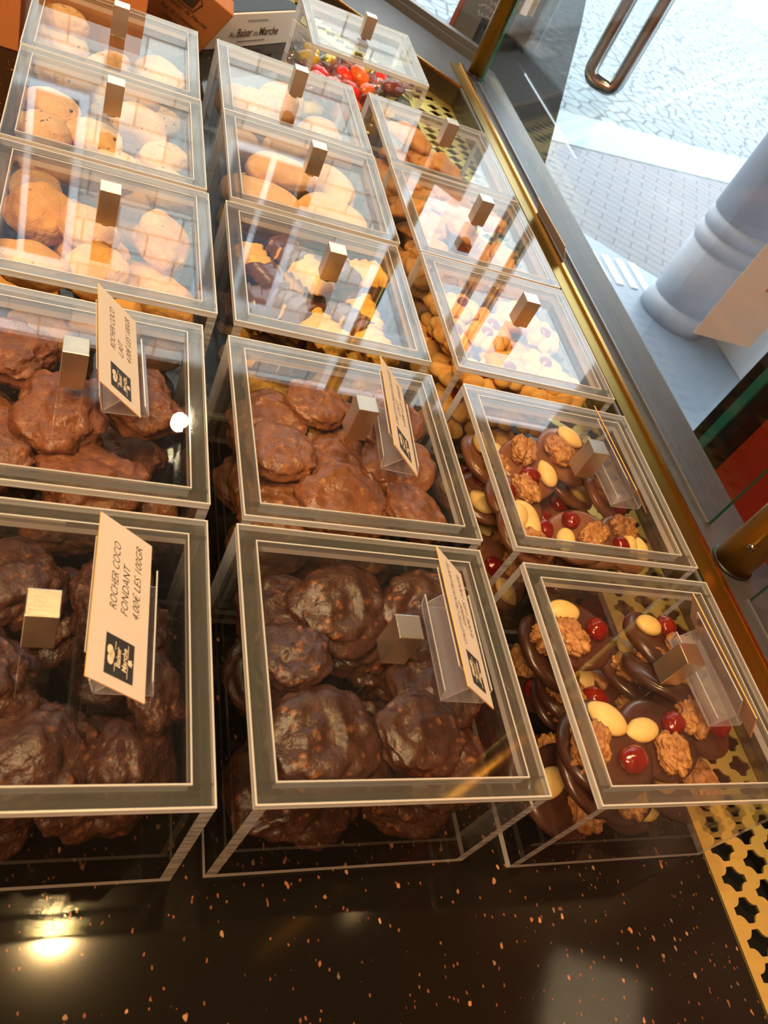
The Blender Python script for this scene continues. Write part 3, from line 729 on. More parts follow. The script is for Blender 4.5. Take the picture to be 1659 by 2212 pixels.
BOXES = {'B1': (0.0000, 0.0000, 0.0000, 0.1004), 'C1': (0.1788, -0.0056, -0.0032, 0.1004), 'A1': (-0.1664, 0.0005, -0.0055, 0.1004), 'A2': (-0.1637, 0.1614, 0.0009, 0.1004), 'B2': (0.0044, 0.1567, 0.0113, 0.1004), 'C2': (0.1785, 0.1565, -0.0017, 0.1004), 'A3': (-0.1521, 0.3327, 0.0090, 0.0954), 'B3': (0.0099, 0.3311, -0.0011, 0.0954), 'C3': (0.1842, 0.3330, -0.0006, 0.0954), 'A4': (-0.1547, 0.4889, 0.0046, 0.0954), 'B4': (0.0146, 0.4889, -0.0033, 0.0954), 'C4': (0.1843, 0.4861, 0.0072, 0.0954), 'A5': (-0.1560, 0.6414, -0.0055, 0.0954), 'B5': (0.0147, 0.6396, -0.0000, 0.0954), 'C5': (0.1840, 0.6391, -0.0021, 0.0954), 'D': (0.1288, 0.8722, -0.0049, 0.0954)}
WHERE = {'A1': 'near left box', 'B1': 'near middle box', 'C1': 'near right box', 'A2': 'second-row left box', 'B2': 'second-row middle box', 'C2': 'second-row right box',
 'A3': 'third-row left box', 'B3': 'third-row middle box', 'C3': 'third-row right box', 'A4': 'fourth-row left box', 'B4': 'fourth-row middle box', 'C4': 'fourth-row right box',
 'A5': 'back-row left box', 'B5': 'back-row middle box', 'C5': 'back-row right box', 'D': 'farthest box'}
FILL = {'coco_dark': 'dark chocolate coconut mounds', 'coco_milk': 'milk chocolate coconut mounds', 'gal_dark': 'dark chocolate nut galettes', 'gal_milk': 'milk chocolate nut galettes',
 'cookie_gold': 'golden oval biscuits', 'cookie_raisin': 'pale raisin biscuits', 'cookie_ball': 'pale round raisin buns', 'cookie_oval': 'smooth pale oval biscuits', 'zigzag': 'piped biscuits half dipped in chocolate',
 'flower': 'red cherry rosette biscuits', 'shell': 'knobbly piped biscuits', 'mend_dark': 'dark chocolate fruit and nut discs', 'mend_milk': 'milk chocolate fruit and nut discs', 'candy': 'wrapped sweets'}
PIECES = [
 ('B1', 'gal_dark', 2, 0.0576, 0.0339, 0.0141, 0.004, -0.002, 0.01, -1.0, 0.96),
 ('B1', 'gal_dark', 0, 0.115, 0.0788, 0.0152, 0.056, 0.012, -0.001, 0.998, 1.0),
 ('B1', 'gal_dark', 0, 0.0579, 0.1126, 0.0161, 0.812, 0.02, 0.056, -0.581, 1.07),
 ('B1', 'gal_dark', 2, 0.1117, 0.0357, 0.0242, 0.997, 0.057, -0.058, 0.017, 1.08),
 ('B1', 'gal_dark', 2, 0.033, 0.036, 0.0273, 0.858, -0.15, -0.075, 0.486, 1.05),
 ('B1', 'gal_dark', 0, 0.1138, 0.1139, 0.0265, 0.204, 0.019, 0.081, 0.975, 1.04),
 ('B1', 'gal_dark', 1, 0.0357, 0.0985, 0.0304, 0.593, 0.068, -0.167, 0.784, 1.02),
 ('B1', 'gal_dark', 1, 0.088, 0.0498, 0.0384, 0.508, -0.1, -0.132, 0.845, 1.02),
 ('B1', 'gal_dark', 2, 0.094, 0.1137, 0.0434, 0.78, -0.071, -0.002, 0.622, 1.05),
 ('B1', 'gal_dark', 1, 0.0742, 0.0338, 0.0617, 0.94, 0.0, 0.342, 0.0, 0.98),
 ('B1', 'gal_dark', 2, 0.0388, 0.0367, 0.0795, 1.0, 0.0, 0.0, 0.0, 1.12),
 ('B1', 'gal_dark', 0, 0.1142, 0.0353, 0.0609, 1.0, 0.0, 0.0, 0.0, 1.02),
 ('B1', 'gal_dark', 1, 0.1156, 0.0731, 0.0705, 0.996, 0.0, -0.087, 0.0, 0.95),
 ('B1', 'gal_dark', 1, 0.0735, 0.1132, 0.0584, 0.968, -0.07, 0.012, 0.242, 1.08),
 ('B1', 'gal_dark', 2, 0.0343, 0.1143, 0.0672, 0.61, -0.057, -0.029, 0.79, 1.0),
 ('B1', 'gal_dark', 0, 0.1147, 0.1136, 0.0798, 0.996, 0.087, 0.0, 0.0, 1.06),
 ('B1', 'gal_dark', 2, 0.0614, 0.1141, 0.078, 0.996, 0.087, 0.0, 0.0, 1.05),
 ('B1', 'gal_dark', 1, 0.0962, 0.0424, 0.078, 1.0, 0.01, 0.008, 0.017, 0.86),
 ('B1', 'gal_dark', 0, 0.0292, 0.0842, 0.0816, 0.761, -0.104, 0.034, 0.64, 0.81),
 ('C1', 'mend_dark', 0, 0.2626, 0.0508, 0.0116, 0.791, -0.039, -0.024, 0.611, 0.95),
 ('C1', 'mend_dark', 2, 0.2267, 0.1127, 0.0109, 0.699, -0.031, 0.015, -0.714, 0.94),
 ('C1', 'mend_dark', 2, 0.2856, 0.0988, 0.0124, 0.884, -0.051, -0.028, -0.464, 0.96),
 ('C1', 'mend_dark', 1, 0.2128, 0.0436, 0.0136, 0.603, 0.043, 0.05, -0.795, 1.01),
 ('C1', 'mend_dark', 3, 0.2664, 0.028, 0.0237, 0.94, 0.158, -0.051, 0.298, 0.93),
 ('C1', 'mend_dark', 0, 0.2387, 0.0892, 0.0238, 0.904, -0.009, 0.046, -0.426, 0.93),
 ('C1', 'mend_dark', 2, 0.2947, 0.0794, 0.0264, 0.974, 0.03, 0.083, -0.21, 1.04),
 ('C1', 'mend_dark', 2, 0.2153, 0.0288, 0.0275, 0.672, 0.071, -0.099, 0.73, 1.07),
 ('C1', 'mend_dark', 2, 0.2352, 0.0885, 0.0396, 0.985, -0.079, 0.015, -0.15, 1.0),
 ('C1', 'mend_dark', 0, 0.2938, 0.1032, 0.0397, 0.754, -0.148, -0.021, -0.64, 1.08),
 ('C1', 'mend_dark', 0, 0.2417, 0.0286, 0.0433, 1.0, 0.0, 0.0, -0.002, 1.01),
 ('C1', 'mend_dark', 1, 0.2092, 0.0261, 0.0605, 0.985, 0.0, 0.174, -0.002, 0.93),
 ('C1', 'mend_dark', 2, 0.2924, 0.0324, 0.0415, 0.499, 0.075, -0.044, 0.862, 1.1),
 ('C1', 'mend_dark', 3, 0.2151, 0.0354, 0.0742, 0.175, -0.043, 0.008, 0.984, 1.12),
 ('C1', 'mend_dark', 0, 0.2563, 0.0412, 0.0754, 0.999, -0.0, -0.044, -0.002, 0.97),
 ('C1', 'mend_dark', 1, 0.2946, 0.0567, 0.0722, 0.937, -0.03, 0.082, 0.339, 1.03),
 ('C1', 'mend_dark', 3, 0.2814, 0.085, 0.0727, 0.792, -0.148, 0.212, 0.553, 0.98),
 ('C1', 'mend_dark', 1, 0.2119, 0.1062, 0.0589, 0.985, 0.0, 0.174, -0.002, 1.02),
 ('C1', 'mend_dark', 2, 0.2941, 0.1097, 0.0717, 0.765, -0.017, 0.155, 0.625, 1.07),
 ('C1', 'mend_dark', 3, 0.2215, 0.1116, 0.0749, 0.172, 0.008, -0.043, -0.984, 1.0),
 ('A1', 'coco_dark', 1, -0.0516, 0.0477, 0.019, 0.99, 0.077, 0.031, -0.118, 0.99),
 ('A1', 'coco_dark', 2, -0.1292, 0.0798, 0.02, 0.242, 0.07, 0.004, -0.968, 1.09),
 ('A1', 'coco_dark', 0, -0.0527, 0.1088, 0.0188, 0.079, -0.029, 0.03, -0.996, 0.96),
 ('A1', 'coco_dark', 0, -0.1062, 0.0302, 0.0197, 0.59, 0.02, 0.048, -0.806, 0.97),
 ('A1', 'coco_dark', 0, -0.1044, 0.117, 0.034, 0.357, 0.017, -0.028, -0.933, 0.98),
 ('A1', 'coco_dark', 0, -0.0617, 0.0346, 0.042, 0.993, -0.007, 0.087, 0.084, 1.2),
 ('A1', 'coco_dark', 1, -0.0921, 0.0345, 0.067, 0.985, 0.0, 0.0, 0.171, 1.2),
 ('A1', 'coco_dark', 2, -0.0443, 0.0323, 0.0657, 0.822, 0.247, 0.327, 0.395, 1.0),
 ('A1', 'coco_dark', 1, -0.037, 0.0642, 0.0766, 0.584, 0.273, 0.323, 0.693, 0.8),
 ('A1', 'coco_dark', 2, -0.1153, 0.068, 0.0771, 0.173, 0.042, -0.053, 0.983, 1.09),
 ('A1', 'coco_dark', 1, -0.0445, 0.1131, 0.0426, 0.698, -0.122, 0.123, 0.694, 1.05),
 ('A1', 'coco_dark', 2, -0.0855, 0.1136, 0.0543, 0.867, -0.022, 0.038, 0.497, 1.08),
 ('A1', 'coco_dark', 0, -0.1032, 0.1166, 0.0771, 0.967, 0.0, 0.0, 0.256, 1.0),
 ('A1', 'coco_dark', 1, -0.0572, 0.1136, 0.0719, 0.666, 0.033, -0.011, 0.745, 0.99),
 ('A2', 'coco_milk', 2, -0.1293, 0.2794, 0.0172, 0.994, 0.052, -0.009, 0.094, 1.0),
 ('A2', 'coco_milk', 0, -0.134, 0.2077, 0.0191, 0.562, -0.068, -0.059, 0.822, 1.05),
 ('A2', 'coco_milk', 0, -0.049, 0.2006, 0.02, 0.458, -0.05, -0.015, 0.887, 1.14),
 ('A2', 'coco_milk', 2, -0.0535, 0.2679, 0.019, 0.989, 0.018, 0.031, -0.141, 1.15),
 ('A2', 'coco_milk', 1, -0.0829, 0.1915, 0.0328, 0.927, -0.059, -0.11, -0.353, 1.05),
 ('A2', 'coco_milk', 2, -0.046, 0.1921, 0.0503, 0.985, 0.0, 0.0, 0.174, 0.96),
 ('A2', 'coco_milk', 0, -0.07, 0.1928, 0.0684, 1.0, 0.0, 0.0, 0.0, 1.1),
 ('A2', 'coco_milk', 0, -0.1287, 0.2018, 0.0426, 0.269, -0.042, 0.026, 0.962, 1.0),
 ('A2', 'coco_milk', 2, -0.1178, 0.2242, 0.0617, 0.865, 0.015, -0.023, -0.502, 1.04),
 ('A2', 'coco_milk', 0, -0.0927, 0.2356, 0.075, 0.642, 0.0, 0.0, 0.766, 1.15),
 ('A2', 'coco_milk', 2, -0.05, 0.2537, 0.0773, 0.966, 0.0, 0.0, -0.258, 1.08),
 ('A2', 'coco_milk', 2, -0.1211, 0.2785, 0.0788, 0.783, -0.002, -0.002, -0.621, 0.96),
 ('A2', 'coco_milk', 1, -0.1301, 0.1917, 0.0719, 0.99, 0.047, -0.123, 0.058, 0.94),
 ('B2', 'gal_milk', 0, 0.0379, 0.257, 0.0147, 0.423, 0.029, 0.041, -0.905, 0.95),
 ('B2', 'gal_milk', 1, 0.1027, 0.2237, 0.015, 0.704, 0.034, -0.045, 0.708, 0.94),
 ('B2', 'gal_milk', 1, 0.058, 0.1913, 0.0147, 0.802, -0.023, -0.0, 0.597, 0.96),
 ('B2', 'gal_milk', 0, 0.1151, 0.2738, 0.018, 0.949, -0.053, 0.056, -0.305, 1.01),
 ('B2', 'gal_milk', 2, 0.1025, 0.1927, 0.0248, 0.918, 0.051, 0.125, -0.374, 1.01),
 ('B2', 'gal_milk', 1, 0.0501, 0.2305, 0.027, 0.992, 0.078, -0.029, -0.092, 0.93),
 ('B2', 'gal_milk', 1, 0.0855, 0.273, 0.0323, 0.099, 0.131, 0.076, -0.983, 1.0),
 ('B2', 'gal_milk', 1, 0.0388, 0.1889, 0.0321, 0.911, 0.043, -0.092, -0.4, 0.94),
 ('B2', 'gal_milk', 2, 0.0464, 0.2724, 0.0393, 0.998, -0.039, -0.055, -0.018, 0.97),
 ('B2', 'gal_milk', 0, 0.0972, 0.1912, 0.0416, 0.193, 0.036, 0.033, -0.98, 0.92),
 ('B2', 'gal_milk', 0, 0.1174, 0.2341, 0.0484, 0.641, -0.076, 0.067, 0.761, 1.08),
 ('B2', 'gal_milk', 2, 0.0403, 0.2725, 0.0561, 0.991, 0.131, 0.001, 0.006, 1.05),
 ('B2', 'gal_milk', 0, 0.0777, 0.2728, 0.0666, 0.996, 0.087, 0.0, 0.006, 1.07),
 ('B2', 'gal_milk', 1, 0.0401, 0.2214, 0.0531, 1.0, 0.0, 0.0, 0.006, 1.08),
 ('B2', 'gal_milk', 2, 0.0771, 0.231, 0.0714, 0.998, -0.0, 0.07, 0.006, 0.93),
 ('B2', 'gal_milk', 0, 0.1204, 0.2343, 0.0777, 0.996, 0.0, -0.087, 0.006, 0.95),
 ('B2', 'gal_milk', 1, 0.0395, 0.1934, 0.0666, 1.0, 0.0, 0.0, 0.006, 1.05),
 ('B2', 'gal_milk', 2, 0.0747, 0.1929, 0.0795, 1.0, 0.0, 0.0, 0.006, 1.1),
 ('B2', 'gal_milk', 1, 0.1179, 0.2724, 0.0809, 0.455, 0.007, 0.018, -0.89, 1.03),
 ('B2', 'gal_milk', 2, 0.0343, 0.2599, 0.0692, 0.709, 0.115, -0.045, -0.694, 0.95),
 ('B2', 'gal_milk', 1, 0.036, 0.2282, 0.081, 0.93, -0.049, 0.011, 0.365, 0.92),
 ('B2', 'gal_milk', 1, 0.0664, 0.2776, 0.0813, 0.822, -0.02, 0.034, 0.568, 0.82),
 ('B2', 'gal_milk', 2, 0.1234, 0.1895, 0.0815, 0.128, 0.115, 0.027, 0.985, 0.87),
 ('C2', 'mend_milk', 1, 0.2372, 0.2454, 0.0103, 0.945, -0.002, 0.004, 0.328, 1.02),
 ('C2', 'mend_milk', 3, 0.2769, 0.202, 0.0109, 0.836, -0.019, -0.013, -0.548, 0.97),
 ('C2', 'mend_milk', 2, 0.2954, 0.2571, 0.0135, 0.552, 0.077, 0.021, 0.83, 1.0),
 ('C2', 'mend_milk', 0, 0.2107, 0.2, 0.0126, 0.998, -0.036, -0.06, -0.011, 0.95),
 ('C2', 'mend_milk', 1, 0.2136, 0.2747, 0.0199, 0.869, -0.088, -0.071, 0.481, 0.99),
 ('C2', 'mend_milk', 1, 0.2939, 0.2091, 0.028, 0.017, 0.132, 0.003, 0.991, 1.08),
 ('C2', 'mend_milk', 0, 0.2155, 0.1881, 0.0276, 0.977, 0.143, 0.135, -0.082, 0.96),
 ('C2', 'mend_milk', 0, 0.2912, 0.2722, 0.0285, 0.772, -0.025, 0.056, 0.633, 1.05),
 ('C2', 'mend_milk', 2, 0.2502, 0.2265, 0.0397, 0.229, 0.004, 0.055, 0.972, 0.92),
 ('C2', 'mend_milk', 3, 0.2139, 0.2494, 0.0445, 0.253, -0.104, -0.014, 0.962, 1.02),
 ('C2', 'mend_milk', 0, 0.2966, 0.2738, 0.0454, 0.986, -0.054, 0.13, -0.093, 0.98),
 ('C2', 'mend_milk', 1, 0.2117, 0.2687, 0.0628, 0.995, 0.0, 0.105, -0.001, 1.0),
 ('C2', 'mend_milk', 2, 0.2353, 0.2563, 0.0735, 0.996, 0.087, -0.0, -0.001, 0.97),
 ('C2', 'mend_milk', 3, 0.2747, 0.2742, 0.0761, 0.996, 0.087, -0.0, -0.001, 0.98),
 ('C2', 'mend_milk', 0, 0.2104, 0.2187, 0.075, 0.996, 0.0, 0.087, -0.001, 0.94),
 ('C2', 'mend_milk', 3, 0.2762, 0.1985, 0.0602, 0.981, -0.173, -0.086, -0.016, 1.02),
 ('C2', 'mend_milk', 1, 0.2099, 0.1882, 0.0766, 0.994, 0.049, 0.1, -0.018, 0.93),
 ('C2', 'mend_milk', 3, 0.3005, 0.2401, 0.0702, 0.966, 0.0, 0.259, -0.001, 0.93),
 ('C2', 'mend_milk', 1, 0.2973, 0.1931, 0.0729, 0.141, -0.063, 0.085, -0.984, 0.88),
 ('C2', 'mend_milk', 0, 0.2591, 0.1964, 0.0714, 0.794, 0.117, -0.147, -0.578, 0.88),
 ('A3', 'cookie_gold', 0, -0.069, 0.39, 0.02, 0.787, -0.039, -0.024, 0.616, 1.01),
 ('A3', 'cookie_gold', 1, -0.0513, 0.4537, 0.0203, 0.261, 0.017, -0.039, -0.964, 1.0),
 ('A3', 'cookie_gold', 2, -0.0339, 0.369, 0.0284, 0.996, 0.0, 0.0, 0.092, 1.03),
 ('A3', 'cookie_gold', 0, -0.1084, 0.3656, 0.0214, 0.394, 0.003, 0.053, 0.917, 1.04),
 ('A3', 'cookie_gold', 1, -0.0658, 0.3645, 0.0468, 0.991, -0.011, -0.054, 0.118, 1.07),
 ('A3', 'cookie_gold', 2, -0.0792, 0.3876, 0.0685, 0.557, 0.055, 0.021, -0.829, 0.98),
 ('A3', 'cookie_gold', 0, -0.1209, 0.3746, 0.0716, 0.03, 0.051, 0.121, 0.991, 1.0),
 ('A3', 'cookie_gold', 1, -0.0376, 0.4187, 0.036, 0.933, 0.044, 0.123, -0.335, 1.15),
 ('A3', 'cookie_gold', 0, -0.0818, 0.4382, 0.0481, 0.948, -0.012, -0.08, -0.307, 1.09),
 ('A3', 'cookie_gold', 1, -0.0329, 0.4528, 0.0623, 0.737, 0.198, 0.167, 0.624, 1.05),
 ('A3', 'cookie_gold', 2, -0.1239, 0.4232, 0.0205, 0.548, 0.078, -0.029, 0.832, 1.01),
 ('A3', 'cookie_gold', 1, -0.1199, 0.452, 0.063, 0.877, 0.078, 0.074, 0.469, 1.06),
 ('A3', 'cookie_gold', 2, -0.03, 0.3889, 0.0561, 0.106, -0.069, 0.016, -0.992, 0.87),
 ('A3', 'cookie_gold', 2, -0.0875, 0.4317, 0.072, 0.408, 0.042, 0.006, 0.912, 0.89),
 ('A3', 'cookie_gold', 1, -0.0313, 0.3629, 0.0713, 0.763, -0.056, 0.206, -0.61, 0.88),
 ('B3', 'zigzag', 0, 0.0685, 0.4201, 0.0114, 0.944, -0.002, 0.004, 0.329, 1.02),
 ('B3', 'zigzag', 1, 0.1236, 0.4015, 0.0116, 0.865, -0.041, -0.035, 0.5, 0.97),
 ('B3', 'zigzag', 1, 0.0737, 0.3637, 0.0131, 0.066, 0.034, -0.042, 0.996, 1.0),
 ('B3', 'zigzag', 0, 0.0492, 0.4448, 0.0172, 0.44, 0.077, -0.116, -0.887, 0.95),
 ('B3', 'zigzag', 0, 0.1007, 0.3798, 0.0225, 0.929, -0.032, -0.018, -0.367, 0.99),
 ('B3', 'zigzag', 0, 0.1144, 0.4356, 0.0236, 0.526, -0.026, -0.035, 0.85, 1.08),
 ('B3', 'zigzag', 0, 0.0522, 0.3754, 0.0281, 0.235, -0.075, 0.166, 0.955, 0.96),
 ('B3', 'zigzag', 0, 0.0532, 0.428, 0.0314, 0.992, 0.076, -0.03, -0.101, 1.05),
 ('B3', 'zigzag', 1, 0.1337, 0.3718, 0.035, 0.743, 0.051, -0.009, -0.667, 0.92),
 ('B3', 'zigzag', 1, 0.0915, 0.4325, 0.0432, 0.836, 0.07, 0.11, -0.533, 1.05),
 ('B3', 'zigzag', 0, 0.0522, 0.4543, 0.0597, 0.996, 0.0, 0.0, -0.088, 1.02),
 ('B3', 'zigzag', 1, 0.1262, 0.4453, 0.0347, 0.866, 0.0, 0.0, -0.5, 0.92),
 ('B3', 'zigzag', 0, 0.1228, 0.4084, 0.05, 0.862, 0.044, 0.075, -0.499, 0.96),
 ('B3', 'zigzag', 1, 0.1016, 0.3881, 0.0568, 0.857, 0.0, 0.0, -0.515, 1.01),
 ('B3', 'zigzag', 0, 0.0523, 0.3887, 0.0693, 0.988, -0.011, 0.13, 0.086, 1.03),
 ('B3', 'zigzag', 1, 0.1242, 0.4319, 0.0636, 0.854, 0.045, 0.075, -0.514, 0.97),
 ('B3', 'zigzag', 0, 0.1223, 0.3782, 0.0671, 0.887, 0.0, 0.0, -0.462, 0.92),
 ('B3', 'zigzag', 1, 0.0718, 0.3722, 0.0763, 0.94, 0.0, 0.0, -0.343, 1.03),
 ('B3', 'zigzag', 0, 0.1187, 0.4483, 0.0772, 0.985, 0.0, 0.0, 0.173, 0.94),
 ('B3', 'zigzag', 1, 0.0728, 0.4442, 0.0771, 0.906, 0.0, 0.0, -0.423, 0.95),
 ('B3', 'zigzag', 1, 0.1162, 0.371, 0.0764, 0.906, -0.04, 0.027, -0.42, 0.95),
 ('B3', 'zigzag', 0, 0.043, 0.4338, 0.0719, 0.574, 0.024, 0.034, 0.817, 0.83),
 ('C3', 'flower', 0, 0.2155, 0.3624, 0.0106, 0.666, 0.0, 0.009, -0.746, 0.96),
 ('C3', 'flower', 0, 0.2644, 0.3634, 0.0112, 0.471, 0.0, -0.012, -0.882, 1.07),
 ('C3', 'flower', 0, 0.3027, 0.4234, 0.0109, 0.935, -0.003, 0.0, -0.354, 1.04),
 ('C3', 'flower', 2, 0.2227, 0.4284, 0.0113, 0.822, 0.022, -0.037, -0.568, 0.96),
 ('C3', 'flower', 1, 0.2657, 0.4463, 0.0157, 0.585, 0.07, 0.003, -0.808, 0.98),
 ('C3', 'flower', 0, 0.3054, 0.3809, 0.0179, 0.428, 0.056, 0.011, 0.902, 0.96),
 ('C3', 'flower', 0, 0.26, 0.4054, 0.0191, 0.99, 0.01, -0.084, 0.113, 0.94),
 ('C3', 'flower', 2, 0.2315, 0.4534, 0.0215, 0.591, -0.116, 0.027, 0.798, 1.01),
 ('C3', 'flower', 1, 0.226, 0.3771, 0.0229, 0.461, -0.065, 0.031, -0.885, 0.96),
 ('C3', 'flower', 0, 0.3026, 0.4524, 0.0246, 0.915, -0.017, 0.04, -0.401, 1.07),
 ('C3', 'flower', 0, 0.2645, 0.372, 0.0284, 0.972, 0.023, 0.013, -0.235, 1.01),
 ('C3', 'flower', 2, 0.2547, 0.4198, 0.0325, 0.939, -0.079, 0.047, -0.331, 0.99),
 ('C3', 'flower', 0, 0.2133, 0.4457, 0.0339, 0.633, 0.055, 0.014, -0.772, 0.96),
 ('C3', 'flower', 0, 0.305, 0.3848, 0.0327, 0.769, 0.06, 0.057, 0.634, 0.98),
 ('C3', 'flower', 1, 0.2256, 0.4538, 0.0451, 0.986, 0.001, 0.022, 0.163, 1.02),
 ('C3', 'flower', 2, 0.2601, 0.4557, 0.0527, 0.985, 0.174, -0.0, -0.0, 0.95),
 ('C3', 'flower', 0, 0.2229, 0.3973, 0.0407, 0.025, -0.02, 0.031, 0.999, 1.05),
 ('C3', 'flower', 1, 0.2892, 0.4435, 0.054, 0.615, -0.025, 0.166, -0.771, 0.93),
 ('C3', 'flower', 2, 0.3067, 0.403, 0.0448, 0.996, -0.0, -0.087, -0.0, 0.93),
 ('C3', 'flower', 0, 0.2548, 0.3795, 0.0504, 0.006, 0.009, 0.103, 0.995, 0.95),
 ('C3', 'flower', 1, 0.2233, 0.4254, 0.0538, 0.35, 0.099, -0.016, 0.931, 1.01),
 ('C3', 'flower', 2, 0.2573, 0.4365, 0.0649, 0.982, 0.035, 0.057, -0.179, 0.98),
 ('C3', 'flower', 0, 0.3045, 0.3741, 0.0535, 0.734, 0.02, -0.044, -0.678, 1.04),
 ('C3', 'flower', 1, 0.2957, 0.4097, 0.0598, 0.008, -0.017, -0.017, -1.0, 1.01),
 ('C3', 'flower', 2, 0.2881, 0.4541, 0.0723, 0.595, -0.013, -0.036, 0.803, 0.97),
 ('C3', 'flower', 0, 0.2239, 0.3641, 0.063, 0.967, -0.066, 0.082, -0.233, 1.07),
 ('C3', 'flower', 1, 0.2831, 0.362, 0.0644, 0.587, -0.064, 0.076, 0.804, 0.97),
 ('C3', 'flower', 2, 0.217, 0.456, 0.0631, 0.549, -0.06, 0.002, -0.834, 0.93),
 ('C3', 'flower', 0, 0.2135, 0.4167, 0.0652, 0.996, 0.062, 0.046, -0.047, 0.93),
 ('C3', 'flower', 1, 0.2554, 0.3871, 0.0663, 0.263, -0.049, 0.022, 0.963, 0.93),
 ('C3', 'flower', 1, 0.2953, 0.3905, 0.0701, 0.851, 0.006, 0.021, 0.525, 0.91),
 ('C3', 'flower', 1, 0.2412, 0.4125, 0.0723, 0.816, -0.02, 0.021, 0.578, 0.85),
 ('C3', 'flower', 2, 0.2251, 0.4469, 0.0737, 0.546, 0.013, -0.027, -0.837, 0.82),
 ('C3', 'flower', 2, 0.2497, 0.3683, 0.0737, 0.3, 0.027, 0.065, -0.951, 0.88),
 ('C3', 'flower', 0, 0.307, 0.359, 0.0736, 0.465, 0.02, 0.065, -0.883, 0.87),
 ('C3', 'flower', 1, 0.3044, 0.4289, 0.076, 0.363, -0.028, 0.088, -0.927, 0.86),
 ('A4', 'cookie_raisin', 0, -0.0456, 0.6089, 0.0189, 0.834, 0.054, 0.035, -0.548, 1.02),
 ('A4', 'cookie_raisin', 1, -0.0566, 0.5351, 0.018, 0.838, -0.019, -0.013, -0.545, 0.97),
 ('A4', 'cookie_raisin', 1, -0.1281, 0.597, 0.0185, 0.79, 0.043, -0.03, -0.611, 1.0),
 ('A4', 'cookie_raisin', 0, -0.0841, 0.5773, 0.018, 0.293, -0.047, 0.02, 0.955, 0.95),
 ('A4', 'cookie_raisin', 0, -0.11, 0.5233, 0.0187, 0.098, 0.015, 0.046, -0.994, 0.99),
 ('A4', 'cookie_raisin', 1, -0.0334, 0.5572, 0.0333, 0.922, 0.291, -0.077, -0.245, 0.96),
 ('A4', 'cookie_raisin', 0, -0.1281, 0.5189, 0.038, 0.737, 0.069, -0.004, -0.672, 0.98),
 ('A4', 'cookie_raisin', 1, -0.0578, 0.5592, 0.0508, 0.76, -0.045, 0.027, 0.648, 0.97),
 ('A4', 'cookie_raisin', 0, -0.034, 0.5939, 0.0506, 0.884, 0.322, -0.116, -0.319, 1.0),
 ('A4', 'cookie_raisin', 1, -0.1152, 0.5485, 0.0539, 0.994, 0.029, 0.037, -0.1, 0.98),
 ('A4', 'cookie_raisin', 0, -0.0912, 0.5628, 0.0715, 0.948, -0.029, -0.033, -0.315, 1.02),
 ('A4', 'cookie_raisin', 1, -0.1277, 0.549, 0.0733, 0.552, 0.027, 0.006, 0.833, 0.98),
 ('A4', 'cookie_raisin', 0, -0.055, 0.6088, 0.071, 0.06, 0.079, -0.057, 0.993, 1.06),
 ('A4', 'cookie_raisin', 0, -0.125, 0.5919, 0.0722, 0.916, -0.045, 0.006, -0.399, 1.01),
 ('A4', 'cookie_raisin', 1, -0.0437, 0.5146, 0.0325, 0.899, 0.122, -0.102, 0.409, 0.85),
 ('A4', 'cookie_raisin', 0, -0.0566, 0.5187, 0.0514, 0.95, 0.005, 0.09, -0.298, 0.86),
 ('A4', 'cookie_raisin', 0, -0.0307, 0.5268, 0.064, 0.641, 0.103, -0.085, 0.756, 0.92),
 ('A4', 'cookie_raisin', 1, -0.0724, 0.5238, 0.071, 0.775, 0.1, -0.08, 0.619, 0.89),
 ('A4', 'cookie_raisin', 1, -0.0327, 0.5701, 0.0677, 0.919, -0.003, -0.012, 0.393, 0.92),
 ('B4', 'cookie_oval', 0, 0.053, 0.6023, 0.0191, 0.413, 0.002, 0.017, -0.91, 0.96),
 ('B4', 'cookie_oval', 0, 0.0949, 0.5292, 0.0208, 0.47, 0.0, -0.012, -0.883, 1.07),
 ('B4', 'cookie_oval', 0, 0.1242, 0.6041, 0.0202, 0.97, -0.046, 0.022, 0.239, 1.04),
 ('B4', 'cookie_oval', 1, 0.0681, 0.5649, 0.0333, 0.471, -0.135, 0.022, -0.871, 0.99),
 ('B4', 'cookie_oval', 0, 0.0563, 0.6002, 0.0447, 0.985, 0.0, 0.0, 0.172, 1.06),
 ('B4', 'cookie_oval', 1, 0.0733, 0.6046, 0.0686, 1.0, 0.0, 0.0, -0.002, 0.98),
 ('B4', 'cookie_oval', 0, 0.0586, 0.5594, 0.0601, 0.976, 0.0, 0.0, -0.218, 1.1),
 ('B4', 'cookie_oval', 1, 0.1363, 0.6039, 0.0424, 0.862, 0.044, 0.075, -0.5, 0.93),
 ('B4', 'cookie_oval', 0, 0.1227, 0.6001, 0.0717, 0.818, 0.0, 0.0, -0.575, 0.99),
 ('B4', 'cookie_oval', 1, 0.1167, 0.5466, 0.0715, 0.985, 0.0, 0.0, -0.175, 0.99),
 ('B4', 'cookie_oval', 1, 0.0529, 0.5212, 0.0702, 0.996, 0.0, 0.0, -0.089, 0.94),
 ('C4', 'shell', 1, 0.3005, 0.5393, 0.0132, 0.05, -0.047, 0.04, -0.997, 1.01),
 ('C4', 'shell', 1, 0.2112, 0.5964, 0.0136, 0.508, -0.05, 0.076, -0.857, 1.08),
 ('C4', 'shell', 0, 0.2997, 0.6036, 0.0128, 0.979, -0.066, -0.011, -0.192, 0.99),
 ('C4', 'shell', 2, 0.2499, 0.5709, 0.013, 0.208, -0.017, -0.009, -0.978, 1.06),
 ('C4', 'shell', 1, 0.2447, 0.5149, 0.0131, 0.989, -0.036, 0.022, 0.144, 0.98),
 ('C4', 'shell', 2, 0.2156, 0.5112, 0.0227, 0.972, 0.025, -0.196, -0.129, 1.03),
